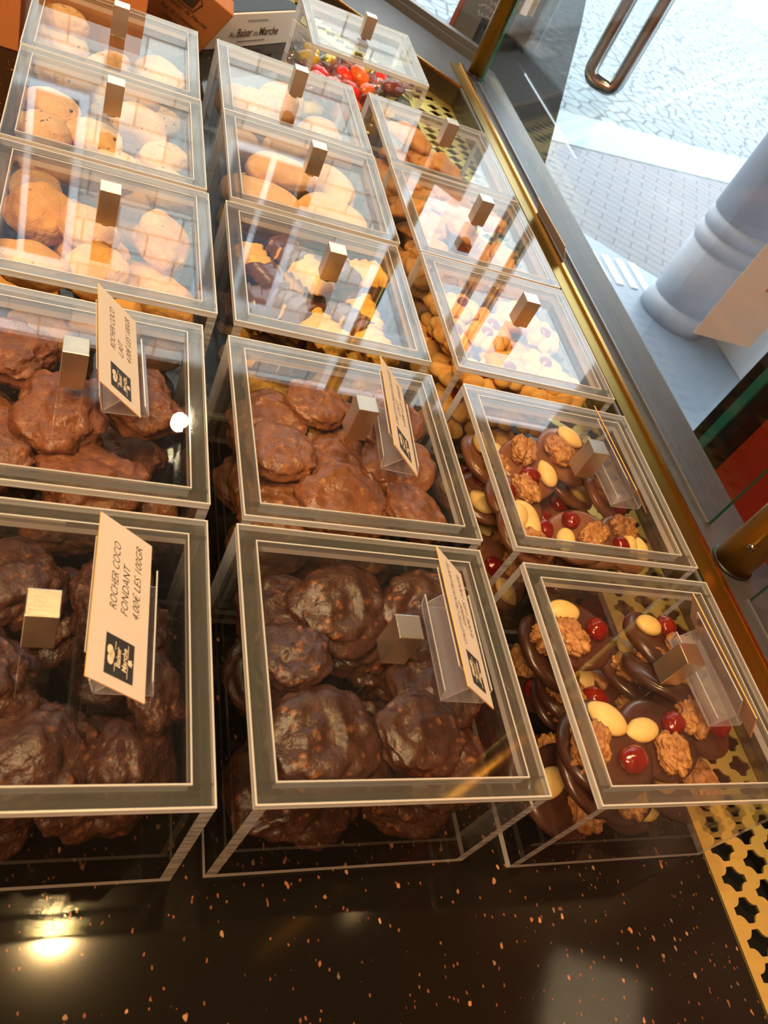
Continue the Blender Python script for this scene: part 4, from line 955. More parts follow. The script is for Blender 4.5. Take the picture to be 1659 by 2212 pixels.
 ('C4', 'shell', 1, 0.2627, 0.6108, 0.0201, 0.96, 0.034, -0.048, 0.275, 1.05),
 ('C4', 'shell', 0, 0.2882, 0.5142, 0.0245, 0.954, 0.066, 0.043, 0.288, 0.95),
 ('C4', 'shell', 1, 0.3002, 0.5635, 0.0236, 0.141, 0.021, 0.063, 0.988, 1.0),
 ('C4', 'shell', 1, 0.2119, 0.5622, 0.0237, 0.79, 0.018, -0.179, 0.586, 1.02),
 ('C4', 'shell', 0, 0.2487, 0.5489, 0.0266, 0.089, -0.067, 0.022, -0.994, 0.99),
 ('C4', 'shell', 2, 0.3074, 0.5996, 0.0309, 0.496, -0.015, 0.083, 0.864, 0.96),
 ('C4', 'shell', 2, 0.2381, 0.6057, 0.0338, 0.894, -0.1, -0.036, 0.436, 0.97),
 ('C4', 'shell', 2, 0.2977, 0.5333, 0.0363, 0.105, -0.03, -0.091, -0.99, 1.03),
 ('C4', 'shell', 2, 0.2344, 0.6101, 0.0464, 0.319, -0.088, 0.052, 0.942, 0.96),
 ('C4', 'shell', 0, 0.2358, 0.5948, 0.0631, 0.794, -0.056, 0.007, 0.605, 1.05),
 ('C4', 'shell', 1, 0.3008, 0.6157, 0.0426, 1.0, 0.0, 0.0, 0.004, 0.97),
 ('C4', 'shell', 2, 0.2632, 0.5862, 0.0734, 0.536, 0.003, -0.009, 0.844, 0.94),
 ('C4', 'shell', 0, 0.2993, 0.5916, 0.0521, 0.973, -0.019, -0.026, -0.228, 1.05),
 ('C4', 'shell', 1, 0.3127, 0.5696, 0.0621, 0.723, 0.045, 0.091, -0.684, 0.92),
 ('C4', 'shell', 2, 0.2603, 0.6105, 0.0755, 0.319, -0.007, 0.006, 0.948, 0.92),
 ('C4', 'shell', 2, 0.2994, 0.6164, 0.0753, 0.999, -0.02, -0.001, 0.031, 0.95),
 ('C4', 'shell', 2, 0.2069, 0.5336, 0.0332, 0.822, -0.065, -0.021, -0.566, 0.91),
 ('C4', 'shell', 0, 0.2467, 0.5491, 0.0417, 0.836, -0.086, -0.136, -0.525, 0.88),
 ('C4', 'shell', 2, 0.2471, 0.5132, 0.0371, 0.014, 0.027, 0.018, -0.999, 0.82),
 ('C4', 'shell', 1, 0.2087, 0.514, 0.0443, 0.46, 0.073, -0.013, 0.885, 0.89),
 ('C4', 'shell', 1, 0.2326, 0.5146, 0.0477, 0.512, 0.103, 0.066, 0.85, 0.87),
 ('C4', 'shell', 1, 0.3072, 0.5124, 0.0444, 0.932, 0.067, 0.12, 0.334, 0.83),
 ('C4', 'shell', 2, 0.2609, 0.5325, 0.0543, 0.779, -0.002, -0.036, 0.626, 0.92),
 ('C4', 'shell', 1, 0.3105, 0.5184, 0.0559, 0.544, -0.108, 0.027, -0.832, 0.95),
 ('C4', 'shell', 2, 0.2058, 0.5165, 0.0559, 0.733, -0.021, -0.041, 0.678, 0.93),
 ('C4', 'shell', 2, 0.2333, 0.5197, 0.0605, 0.778, 0.065, 0.005, 0.625, 0.95),
 ('C4', 'shell', 1, 0.2194, 0.5455, 0.0646, 0.955, -0.049, -0.049, 0.287, 0.85),
 ('C4', 'shell', 0, 0.2662, 0.5149, 0.0634, 0.662, 0.112, -0.086, 0.736, 0.86),
 ('C4', 'shell', 1, 0.3055, 0.5318, 0.0662, 0.189, -0.027, -0.037, 0.981, 0.82),
 ('C4', 'shell', 1, 0.2123, 0.6154, 0.0644, 0.977, -0.087, -0.114, 0.16, 0.89),
 ('A5', 'cookie_raisin', 0, -0.1108, 0.7238, 0.0183, 0.651, 0.01, 0.036, -0.759, 0.96),
 ('A5', 'cookie_raisin', 0, -0.0378, 0.6699, 0.0196, 0.992, 0.007, 0.058, 0.114, 1.07),
 ('A5', 'cookie_raisin', 0, -0.0983, 0.6768, 0.0192, 0.776, 0.047, 0.034, -0.628, 1.04),
 ('A5', 'cookie_raisin', 0, -0.0332, 0.7377, 0.0187, 0.762, -0.049, 0.025, -0.645, 0.98),
 ('A5', 'cookie_raisin', 1, -0.0605, 0.7537, 0.035, 0.922, -0.071, 0.079, 0.373, 1.01),
 ('A5', 'cookie_raisin', 0, -0.0383, 0.7602, 0.0544, 0.519, 0.014, 0.01, -0.854, 1.03),
 ('A5', 'cookie_raisin', 1, -0.1245, 0.727, 0.0402, 0.146, -0.027, -0.036, -0.988, 1.03),
 ('A5', 'cookie_raisin', 0, -0.1265, 0.7593, 0.0559, 0.567, 0.047, 0.062, 0.82, 1.06),
 ('A5', 'cookie_raisin', 1, -0.1271, 0.7659, 0.0735, 0.99, 0.006, 0.036, 0.138, 0.93),
 ('A5', 'cookie_raisin', 0, -0.068, 0.6976, 0.0317, 0.926, 0.025, -0.137, -0.35, 0.94),
 ('A5', 'cookie_raisin', 1, -0.1248, 0.6691, 0.0338, 0.526, 0.031, -0.137, 0.839, 0.94),
 ('A5', 'cookie_raisin', 1, -0.0301, 0.6939, 0.0389, 0.744, 0.057, 0.007, -0.666, 0.88),
 ('A5', 'cookie_raisin', 0, -0.0947, 0.7009, 0.044, 0.535, 0.053, -0.023, -0.843, 0.9),
 ('A5', 'cookie_raisin', 0, -0.0755, 0.6657, 0.0456, 0.158, -0.019, -0.115, -0.981, 0.89),
 ('A5', 'cookie_raisin', 1, -0.0803, 0.7659, 0.049, 0.794, -0.123, 0.022, 0.595, 0.84),
 ('A5', 'cookie_raisin', 0, -0.0544, 0.7021, 0.053, 0.265, -0.019, -0.006, 0.964, 0.88),
 ('A5', 'cookie_raisin', 0, -0.1114, 0.6829, 0.0576, 0.541, 0.038, 0.003, -0.84, 0.86),
 ('A5', 'cookie_raisin', 0, -0.0338, 0.7213, 0.0668, 0.079, -0.073, -0.008, 0.994, 0.92),
 ('A5', 'cookie_raisin', 1, -0.0869, 0.7333, 0.0572, 0.993, -0.071, -0.049, 0.085, 0.84),
 ('B5', 'cookie_ball', 1, 0.1288, 0.7123, 0.0241, 0.861, 0.054, -0.0, 0.507, 1.01),
 ('B5', 'cookie_ball', 1, 0.0627, 0.7238, 0.0255, 0.21, -0.028, -0.034, -0.977, 1.08),
 ('B5', 'cookie_ball', 1, 0.047, 0.7575, 0.05, 0.893, 0.024, 0.009, -0.45, 1.0),
 ('B5', 'cookie_ball', 0, 0.0888, 0.7575, 0.0661, 0.55, 0.022, -0.026, -0.835, 1.0),
 ('B5', 'cookie_ball', 0, 0.0562, 0.7187, 0.0652, 0.974, 0.011, 0.039, -0.221, 1.06),
 ('B5', 'cookie_ball', 0, 0.1326, 0.7337, 0.0542, 0.083, 0.021, 0.028, -0.996, 0.96),
 ('B5', 'cookie_ball', 1, 0.067, 0.6717, 0.0223, 0.737, 0.018, -0.031, -0.674, 0.9),
 ('B5', 'cookie_ball', 1, 0.1208, 0.6702, 0.0343, 0.163, -0.04, -0.059, 0.984, 0.93),
 ('B5', 'cookie_ball', 1, 0.043, 0.6725, 0.0473, 0.189, 0.002, 0.002, 0.982, 0.87),
 ('B5', 'cookie_ball', 1, 0.0882, 0.6806, 0.0537, 0.403, 0.061, -0.021, -0.913, 0.9),
 ('B5', 'cookie_ball', 1, 0.1356, 0.6682, 0.0626, 0.207, -0.017, 0.054, 0.977, 0.86),
 ('C5', 'shell', 0, 0.2104, 0.7453, 0.0122, 0.874, 0.029, -0.04, 0.484, 0.96),
 ('C5', 'shell', 2, 0.2983, 0.7369, 0.0125, 0.998, 0.051, 0.022, -0.002, 1.01),
 ('C5', 'shell', 1, 0.3009, 0.6689, 0.0133, 0.234, 0.007, -0.011, 0.972, 1.0),
 ('C5', 'shell', 1, 0.2167, 0.6923, 0.0131, 0.176, -0.047, 0.041, -0.982, 1.0),
 ('C5', 'shell', 0, 0.2657, 0.7119, 0.0149, 0.975, 0.158, -0.063, 0.145, 0.97),
 ('C5', 'shell', 1, 0.3119, 0.7105, 0.0187, 0.715, 0.068, 0.138, -0.682, 0.99),
 ('C5', 'shell', 2, 0.2552, 0.6729, 0.013, 0.734, 0.081, 0.016, -0.675, 0.97),
 ('C5', 'shell', 1, 0.2569, 0.7509, 0.0231, 0.864, 0.007, -0.081, -0.497, 0.97),
 ('C5', 'shell', 0, 0.2227, 0.7092, 0.0239, 0.287, -0.115, -0.064, -0.949, 0.94),
 ('C5', 'shell', 2, 0.302, 0.7613, 0.0253, 0.992, 0.035, 0.06, 0.105, 0.93),
 ('C5', 'shell', 1, 0.2663, 0.6608, 0.0259, 0.987, 0.041, 0.038, -0.152, 0.93),
 ('C5', 'shell', 2, 0.2995, 0.6879, 0.0296, 0.987, -0.008, -0.056, 0.148, 1.04),
 ('C5', 'shell', 2, 0.2157, 0.7613, 0.0278, 0.968, 0.054, -0.017, -0.243, 1.0),
 ('C5', 'shell', 2, 0.26, 0.7086, 0.0332, 0.801, 0.1, -0.101, -0.581, 1.06),
 ('C5', 'shell', 0, 0.2625, 0.7567, 0.0372, 0.513, -0.075, 0.044, 0.854, 0.93),
 ('C5', 'shell', 1, 0.2399, 0.7673, 0.0468, 0.999, -0.038, 0.007, 0.031, 0.99),
 ('C5', 'shell', 2, 0.3061, 0.7589, 0.0385, 0.447, 0.026, 0.01, 0.894, 1.0),
 ('C5', 'shell', 0, 0.293, 0.7603, 0.0533, 0.295, 0.045, -0.049, 0.953, 1.06),
 ('C5', 'shell', 1, 0.2553, 0.7557, 0.0595, 0.584, -0.018, -0.039, 0.811, 0.96),
 ('C5', 'shell', 2, 0.2394, 0.7608, 0.0739, 0.278, 0.048, -0.032, 0.959, 1.06),
 ('C5', 'shell', 2, 0.218, 0.6742, 0.027, 0.012, 0.034, 0.135, 0.99, 0.94),
 ('C5', 'shell', 1, 0.2175, 0.705, 0.037, 0.926, -0.019, 0.043, 0.374, 0.95),
 ('C5', 'shell', 2, 0.229, 0.6684, 0.0384, 0.966, -0.011, 0.082, 0.244, 0.92),
 ('C5', 'shell', 1, 0.291, 0.6597, 0.04, 0.007, -0.108, 0.088, 0.99, 0.93),
 ('C5', 'shell', 1, 0.3056, 0.7177, 0.0328, 0.109, 0.028, 0.014, -0.994, 0.83),
 ('C5', 'shell', 0, 0.3034, 0.6933, 0.0425, 0.119, 0.006, 0.007, -0.993, 0.92),
 ('C5', 'shell', 1, 0.2392, 0.7215, 0.0437, 0.281, -0.042, 0.059, 0.957, 0.81),
 ('C5', 'shell', 1, 0.2552, 0.6728, 0.0458, 0.293, -0.045, -0.108, -0.949, 0.95),
 ('C5', 'shell', 1, 0.2179, 0.6935, 0.0487, 0.19, 0.003, 0.005, 0.982, 0.82),
 ('C5', 'shell', 1, 0.2802, 0.7173, 0.0457, 0.717, 0.03, -0.093, -0.69, 0.81),
 ('C5', 'shell', 2, 0.3072, 0.7154, 0.0517, 0.871, -0.159, -0.06, 0.462, 0.93),
 ('C5', 'shell', 1, 0.3012, 0.6711, 0.0523, 0.942, 0.018, -0.07, -0.329, 0.92),
 ('D', 'candy', 2, 0.2378, 0.9408, 0.0144, 0.589, -0.027, 0.029, -0.807, 0.92),
 ('D', 'candy', 0, 0.2441, 0.9866, 0.0152, 0.013, -0.003, -0.076, 0.997, 1.01),
 ('D', 'candy', 1, 0.1937, 0.9305, 0.0146, 0.031, 0.049, -0.004, 0.998, 0.93),
 ('D', 'candy', 2, 0.1516, 0.9295, 0.0146, 0.999, -0.041, -0.006, -0.032, 0.94),
 ('D', 'candy', 1, 0.1562, 0.9629, 0.0145, 0.067, 0.024, 0.04, -0.997, 0.91),
 ('D', 'candy', 1, 0.2041, 0.9557, 0.0152, 0.281, -0.006, -0.011, -0.96, 0.99),
 ('D', 'candy', 2, 0.1564, 0.8929, 0.0156, 0.972, -0.058, -0.014, 0.228, 1.04),
 ('D', 'candy', 2, 0.1781, 0.9948, 0.0148, 0.808, 0.005, 0.033, 0.589, 0.94),
 ('D', 'candy', 1, 0.2152, 0.905, 0.0149, 0.834, 0.008, -0.046, -0.55, 0.94),
 ('D', 'candy', 3, 0.2474, 0.907, 0.0159, 0.061, 0.091, -0.021, -0.994, 1.04),
 ('D', 'candy', 4, 0.2017, 0.9904, 0.0186, 0.934, 0.003, 0.043, 0.354, 0.99),
 ('D', 'candy', 1, 0.1522, 0.9898, 0.0158, 0.522, 0.002, 0.156, 0.839, 0.93),
 ('D', 'candy', 1, 0.1922, 0.9014, 0.0191, 0.777, 0.063, 0.016, -0.627, 1.04),
 ('D', 'candy', 0, 0.1678, 0.9499, 0.0261, 0.106, 0.001, -0.053, -0.993, 0.99),
 ('D', 'candy', 2, 0.2543, 0.9628, 0.0228, 0.858, 0.146, 0.032, -0.491, 1.03),
 ('D', 'candy', 4, 0.2217, 0.9329, 0.0268, 0.834, -0.056, -0.038, 0.547, 0.98),
 ('D', 'candy', 2, 0.2569, 0.9981, 0.0288, 0.302, 0.002, -0.019, -0.953, 0.95),
 ('D', 'candy', 4, 0.215, 0.9767, 0.0287, 0.432, -0.045, 0.02, -0.901, 1.02),
 ('D', 'candy', 0, 0.166, 0.9997, 0.0287, 0.626, 0.033, -0.071, -0.776, 0.98),
 ('D', 'candy', 3, 0.1533, 0.9102, 0.0295, 0.151, -0.013, 0.021, 0.988, 1.02),
 ('D', 'candy', 3, 0.1994, 0.9433, 0.0311, 0.676, 0.013, 0.075, -0.733, 1.02),
 ('D', 'candy', 2, 0.2476, 0.8925, 0.0291, 0.987, 0.004, 0.058, -0.148, 0.97),
 ('D', 'candy', 1, 0.2061, 0.897, 0.0334, 0.687, -0.002, 0.019, 0.726, 0.94),
 ('D', 'candy', 3, 0.2462, 0.9215, 0.0299, 1.0, -0.001, -0.03, -0.001, 0.95),
 ('D', 'candy', 3, 0.1695, 0.9648, 0.0373, 0.322, 0.039, 0.12, -0.938, 0.95),
 ('D', 'candy', 4, 0.1573, 0.916, 0.0428, 0.809, 0.019, -0.022, -0.587, 0.91),
 ('D', 'candy', 0, 0.2015, 0.9226, 0.0419, 0.386, -0.023, 0.012, 0.922, 0.99),
 ('D', 'candy', 1, 0.2279, 0.9286, 0.0447, 0.946, 0.039, 0.019, 0.32, 0.97),
 ('D', 'candy', 2, 0.2551, 0.9347, 0.0466, 0.93, -0.046, 0.007, 0.364, 0.93),
 ('D', 'candy', 3, 0.2553, 0.9283, 0.0593, 0.15, 0.017, 0.01, -0.988, 0.99),
 ('D', 'candy', 4, 0.172, 0.8971, 0.048, 0.838, -0.022, -0.013, 0.545, 1.03),
 ('D', 'candy', 0, 0.2324, 0.9626, 0.0341, 0.994, 0.002, -0.042, 0.102, 0.88),
 ('D', 'candy', 3, 0.1921, 0.9928, 0.0306, 0.544, -0.072, 0.045, -0.835, 0.82),
 ('D', 'candy', 4, 0.2378, 0.9867, 0.0371, 0.981, 0.045, 0.056, 0.183, 0.84),
 ('D', 'candy', 1, 0.1525, 0.9815, 0.0359, 0.136, -0.006, -0.038, -0.99, 0.83),
 ('D', 'candy', 2, 0.2476, 0.8957, 0.0421, 0.576, 0.058, -0.048, 0.814, 0.92),
 ('D', 'candy', 2, 0.1817, 0.9925, 0.0403, 0.361, 0.127, 0.068, -0.921, 0.82),
 ('D', 'candy', 3, 0.2126, 0.9951, 0.0392, 0.877, 0.019, 0.089, -0.471, 0.83),
 ('D', 'candy', 0, 0.1621, 0.9409, 0.0414, 0.328, -0.033, 0.007, 0.944, 0.9),
 ('D', 'candy', 0, 0.2015, 0.964, 0.0419, 0.92, 0.118, 0.097, -0.362, 0.81),
 ('D', 'candy', 2, 0.1596, 1.0004, 0.0422, 0.592, 0.082, 0.093, 0.796, 0.87),
 ('D', 'candy', 3, 0.2578, 0.9756, 0.0377, 0.963, -0.032, 0.22, -0.153, 0.81),
 ('D', 'candy', 1, 0.2194, 0.9619, 0.0476, 0.365, 0.122, -0.137, 0.913, 0.91),
 ('D', 'candy', 2, 0.1511, 0.9682, 0.0457, 0.086, 0.013, 0.006, -0.996, 0.86),
 ('D', 'candy', 0, 0.2579, 1.0007, 0.0416, 0.572, 0.034, -0.014, -0.819, 0.87),
 ('D', 'candy', 2, 0.2333, 0.9994, 0.0465, 0.918, 0.014, -0.082, 0.389, 0.83),
 ('D', 'candy', 4, 0.2514, 0.9602, 0.0444, 0.004, 0.117, 0.042, 0.992, 0.84)]
KIND = {}
for t_ in PIECES: KIND[t_[0]] = t_[1]
for n, (x, y, a, h) in BOXES.items():
    e = empty('clear_box', (x, y, 0), a)
    tag(e, 'clear acrylic %s holding %s' % (WHERE[n], FILL[KIND[n]]), 'box', 'clear acrylic display boxes on the counter')
    if h not in BODY: BODY[h] = body_mesh(h)
    link('body', BODY[h], e)
    ld = link('lid', LID, e, (0, 0, h))
    kb = link('knob', KNOB, ld, (W_/2, D_/2, 0)); ld2 = link('stem', STEM, ld, (W_/2, D_/2, 0))

# ------------------------------------------------------------------ price cards and their clear holders
CARDS = {'A1': (-.0605, .0781, .1265, .698, -.025, ['ROCHER COCO', 'FONDANT', '4.00€ LES 100GR']),
 'A2': (-.0671, .2474, .1219, .763, .057, ['ROCHER COCO', 'LAIT', '4.00€ LES 100GR']),
 'B1': (.1063, .0785, .1275, .707, -.023, ['GALETTE CROUSTILLANTE', 'FONDANT', '4.00€ LES 100GR']),
 'B2': (.1021, .2351, .1217, .731, -.060, ['GALETTE CROUSTILLANTE', 'LAIT', '4.00€ LES 100GR']),
 'C1': (.2788, .0667, .1232, .90, .041, []), 'C2': (.2775, .2326, .1205, .70, .036, [])}
LC, SC = .0805, .0332
def card_frame(x, y, z, th, yaw):
    X = Vector((-math.sin(yaw), math.cos(yaw), 0)); U = Vector((math.cos(yaw), math.sin(yaw), 0))
    Y = Vector((0, 0, math.sin(th)))-U*math.cos(th); N = X.cross(Y)
    M = Matrix((X, Y, N)).transposed().to_4x4(); M.translation = Vector((x, y, z)); return M
for n, (x, y, z, th, yaw, lines) in CARDS.items():
    e = empty('price_card'); e.matrix_world = card_frame(x, y, z, th, yaw)
    tag(e, 'cream price card %s on the lid of the %s' % ({'A1': 'reading ROCHER COCO FONDANT', 'A2': 'reading ROCHER COCO LAIT', 'B1': 'seen almost edge-on', 'B2': 'seen at a slant', 'C1': 'seen from behind', 'C2': 'seen as a thin edge'}[n], WHERE[n]), 'price card', 'price cards standing on the front boxes')
    bm = bmesh.new(); fs = add_box(bm, (-LC/2, -SC/2, 0), (LC/2, SC/2, .0006))
    for i in range(4): fs[i].material_index = 1
    me = bpy.data.meshes.new('card'); bm.to_mesh(me); bm.free(); me.materials.append(M_CARD); me.materials.append(M_CARD_EDGE)
    link('card', me, e)
    X = lambda u: (u-.5)*LC
    Yv = lambda v: (.5-v)*SC
    ends = [.87, .76, .93]; vs = [.40, .60, .81]
    if len(lines) and len(lines[0]) > 14: starts = [.34, .50, .45]; ends = [.95, .68, .93]
    else: starts = [.444, .44, .45]
    if n == 'A2': ends = [.87, .60, .93]
    for ln, s0, s1, v in zip(lines, starts, ends, vs): fit_text('lettering', ln, X(s0), X(s1), Yv(v), .0060, M_INK, e, .25, bold=-.00005)
    lg = link('logo_panel', box_mesh('logo_panel', (X(.065), Yv(.76), .0006), (X(.29), Yv(.27), .0008), M_LOGO), e)
    cx = X(.1775)
    bm = bmesh.new()
    for dx, dy, rx, ry in ((-.0022, .0, .0024, .0017), (.0018, .0004, .0024, .0017), (0, -.0009, .0026, .0012)):
        vs_ = [bm.verts.new((cx+dx+rx*math.cos(2*math.pi*k/20), Yv(.36)+dy+ry*math.sin(2*math.pi*k/20), .00085)) for k in range(20)]; bm.faces.new(vs_)
    for yy, xa, xb in ((.435, -.0068, -.003), (.435, .003, .0068), (.655, -.0076, -.0018), (.655, .0018, .0076)):
        add_box(bm, (cx+xa, Yv(yy)-.00010, .0008), (cx+xb, Yv(yy)+.00010, .00088))
    em = [(-.0012, .0012), (.0012, .0012), (.0014, -.0006), (.0018, -.0012), (.0006, -.0009), (0, -.0018), (-.0006, -.0009), (-.0018, -.0012), (-.0014, -.0006)]
    bm.faces.new([bm.verts.new((cx+p_[0], Yv(.695)+p_[1], .00085)) for p_ in em][::-1])
    link('emblem', mesh_of(bm, 'emblem', M_LOGOTXT), lg)
    fit_text('logo_lettering', 'Baiser', cx-.0045, cx+.0048, Yv(.525), .0037, M_LOGOTXT, lg, .15, .0009, .00008)
    fit_text('logo_lettering', 'Marche', cx-.0052, cx+.0056, Yv(.635), .0037, M_LOGOTXT, lg, .15, .0009, .00008)
    # holder
    zl = BOXES[n][3]+.0002; hl = .0285
    H = Matrix.Translation((x, y, zl)) @ Matrix.Rotation(yaw, 4, 'Z')
    bm = bmesh.new(); th_ = .0007
    def sheet(pts, l0=-hl, l1=hl):
        for (u0, z0), (u1, z1) in zip(pts, pts[1:]):
            d = Vector((u1-u0, 0, z1-z0)).normalized(); nn = Vector((-d.z, 0, d.x))*th_
            a = [Vector((u0, l0, z0)), Vector((u1, l0, z1)), Vector((u1, l1, z1)), Vector((u0, l1, z0))]
            va = [bm.verts.new(p_) for p_ in a]; vb = [bm.verts.new(p_+nn) for p_ in a]
            bm.faces.new(va); bm.faces.new(vb[::-1])
            for i in range(4): 
                f_ = bm.faces.new((va[i], vb[i], vb[(i+1) % 4], va[(i+1) % 4])); f_.material_index = 1
    c_, s_ = math.cos(th), math.sin(th); zc = z-zl
    lo = Vector((SC/2*c_, zc-SC/2*s_)); hi = Vector((-SC/2*c_, zc+SC/2*s_))
    nb = Vector((-s_, -c_))*.0016   # behind the card
    b0 = lo.lerp(hi, .22)+nb; b1 = lo.lerp(hi, .97)+nb
    sheet([(.019, 0), (-.0060, 0)]); sheet([(-.0060, .0008), (-.0085, .011)])
    sheet([(-.0052, .0009), (b0.x, b0.y), (b1.x, b1.y)])
    sheet([(.0190, .0009), (lo.x+.004, max(.003, lo.y-.002))]) 
    bmesh.ops.recalc_face_normals(bm, faces=bm.faces)
    me = bpy.data.meshes.new('card_holder'); bm.to_mesh(me); bm.free(); me.materials.append(M_PLAST); me.materials.append(M_EDGE)
    o = link('card_holder', me); o.matrix_world = H
    tag(o, 'folded clear plastic holder under the price card of the %s' % WHERE[n], 'card holder', 'clear holders of the price cards')
# fallen card against the trim
fc_ = empty('price_card', (.440, .712, .0355)); tag(fc_, 'cream card fallen on its edge against the brass trim by the third-row right box', 'price card')
bm = bmesh.new(); add_box(bm, (-.0004, -.052, 0), (.0004, .052, .021)); link('card', mesh_of(bm, 'card', M_CARD), fc_)
fc_.rotation_euler = (0, math.radians(-32), .03)

# ------------------------------------------------------------------ sweets in the boxes
def rank_words(k, n):
    if n == 1: return ''
    w_ = ['topmost', 'second from the top', 'third from the top', 'fourth from the top', 'fifth from the top', 'sixth from the top', 'seventh from the top', 'eighth from the top', 'ninth from the top', 'tenth from the top']
    if k == n-1: return 'lowest'
    return w_[k]
ONE = {'coco_dark': ('coconut_mound', 'dark coconut mound', 'chocolate'), 'coco_milk': ('coconut_mound', 'milk coconut mound', 'chocolate'),
 'gal_dark': ('nut_galette', 'dark nut galette', 'chocolate'), 'gal_milk': ('nut_galette', 'milk nut galette', 'chocolate'),
 'cookie_gold': ('oval_biscuit', 'golden oval biscuit', 'biscuit'), 'cookie_raisin': ('raisin_biscuit', 'pale raisin biscuit', 'biscuit'), 'cookie_ball': ('raisin_bun', 'pale round raisin bun', 'biscuit'),
 'cookie_oval': ('oval_biscuit', 'smooth oval biscuit', 'biscuit'), 'zigzag': ('piped_biscuit', 'wavy half-dipped biscuit', 'biscuit'), 'flower': ('cherry_biscuit', 'cherry rosette biscuit', 'biscuit'),
 'shell': ('piped_biscuit', 'knobbly piped biscuit', 'biscuit'), 'mend_dark': ('fruit_and_nut_disc', 'dark chocolate disc', 'chocolate'), 'mend_milk': ('fruit_and_nut_disc', 'milk chocolate disc', 'chocolate'), 'candy': ('wrapped_sweet', 'sweet', 'sweet')}
CANDYCOL = ['red', 'orange', 'yellow', 'dark', 'pink']
PROTO = {}
def build_proto(kind, var):
    body = None; parts = []
    for nm, b, mk, offv, rz in piece(kind, var, 5):
        bmesh.ops.recalc_face_normals(b, faces=b.faces)
        me = finish(b, nm or ONE[kind][0], K[mk])
        if nm is None: body = me
        else: parts.append((nm, me, offv, rz))
    return body, parts
zones = {}
loc = []
for i, (bn, kind, var, x, y, z, qw, qx, qy, qz, sc_) in enumerate(PIECES):
    bx, by, a, h = BOXES[bn]; u = (x-bx)/W_; v = (y-by)/D_
    zx = 'left' if u < .36 else 'right' if u > .64 else 'centre'; zy = 'front' if v < .36 else 'back' if v > .64 else 'middle'
    key = (bn, zx, zy, CANDYCOL[var] if kind == 'candy' else ''); zones.setdefault(key, []).append((-z, i)); loc.append(key)
ZN = {('left', 'front'): 'front left corner', ('centre', 'front'): 'front wall', ('right', 'front'): 'front right corner', ('left', 'middle'): 'left wall', ('centre', 'middle'): 'middle', ('right', 'middle'): 'right wall',
      ('left', 'back'): 'back left corner', ('centre', 'back'): 'back wall', ('right', 'back'): 'back right corner'}
for i, (bn, kind, var, x, y, z, qw, qx, qy, qz, sc_) in enumerate(PIECES):
    if (kind, var) not in PROTO: PROTO[(kind, var)] = build_proto(kind, var)
    body, parts = PROTO[(kind, var)]
    nm, desc, cat = ONE[kind]
    o = link(nm, body); o.rotation_mode = 'QUATERNION'; o.rotation_quaternion = (qw, qx, qy, qz); o.location = (x, y, z); o.scale = (sc_,)*3
    key = loc[i]; lst = sorted(zones[key]); k = [q for q, (_, j) in enumerate(lst) if j == i][0]; rw = rank_words(k, len(lst))
    if kind == 'candy': desc = CANDYCOL[var]+' '+desc
    at = 'in the middle of' if key[1:3] == ('centre', 'middle') else ('at the %s of' % ZN[key[1:3]])
    tag(o, '%s %s %s%s' % (desc, at, WHERE[bn], (', '+rw) if rw else ''), cat, '%s in the %s' % (FILL[kind], WHERE[bn]))
    for pn, pm, offv, rz in parts:
        c_ = link(pn, pm, o, offv); c_.rotation_euler = (0, 0, rz)

# ------------------------------------------------------------------ cartons behind
kb_ = empty('kraft_carton', (-.335, .835, 0)); tag(kb_, 'large plain brown cardboard carton at the far left behind the boxes', 'carton')
link('body', box_mesh('body', (.0, .0, 0), (.163, .22, .16), M_KRAFT, .001), kb_)
kc = empty('kraft_carton', (-.155, .815, 0)); tag(kc, 'brown cardboard carton standing right behind the back-row left box', 'carton')
link('body', box_mesh('body', (.0, .0, 0), (.100, .10, .13), M_KRAFT, .001), kc)
# printed kraft box tilted on its edge
pk = empty('printed_kraft_box', (.021, .975, .0)); tag(pk, 'brown printed box leaning tilted against the white carton', 'box')
# printed face: origin at lowest corner, x along lower right edge, y along lower left edge
P0 = Vector((.021, .980, .001)); PR = Vector((.0505, .962, .0655))
ex = (PR-P0).normalized(); nn = Vector((.25, -.93, .30)).normalized(); nn = (nn-ex*nn.dot(ex)).normalized(); ey = nn.cross(ex)
if ey.x > 0: ey = -ey
Mk = Matrix((ex, ey, ex.cross(ey))).transposed().to_4x4(); Mk.translation = P0; pk.matrix_world = Matrix.Translation((-.002, -.006, 0)) @ Mk
sgn_ = 1 if ex.cross(ey).dot(nn) > 0 else -1
Lx = (PR-P0).length; Ly = .10
link('body', box_mesh('body', (0, 0, -.026 if sgn_ > 0 else 0), (Lx, Ly, 0 if sgn_ > 0 else .026), M_KRAFT, .0012), pk)
link('lining', box_mesh('lining', (.004, Ly+.0002, (-.022 if sgn_ > 0 else .004)), (Lx-.004, Ly+.001, (-.004 if sgn_ > 0 else .022)), M_KRAFT_IN), pk)
def kraft_text(body, x0, x1, y): 
    o = fit_text('lettering', body, 0, x1-x0, 0, .0062, M_PRINT, pk, .12, 0)
    o.matrix_local = Matrix.Translation((x0, y, .0006*sgn_)) @ Matrix.Rotation(math.radians(0), 4, 'Z'); return o
def ptxt(body, cx, cy, w, ang, size=.0075):
    me = text_mesh(body, size, M_PRINT, .1); xs = [v.co.x for v in me.vertices]; m0, m1 = min(xs), max(xs); k = w/(m1-m0)
    for v in me.vertices: v.co.x = (v.co.x-(m0+m1)/2)*k; v.co.z = 0
    o = link('lettering', me, pk); o.matrix_local = Matrix.Translation((cx, cy, .0008*sgn_)) @ Matrix.Rotation(ang, 4, 'Z'); return o
ANG = math.radians(-90 if sgn_ > 0 else 90)
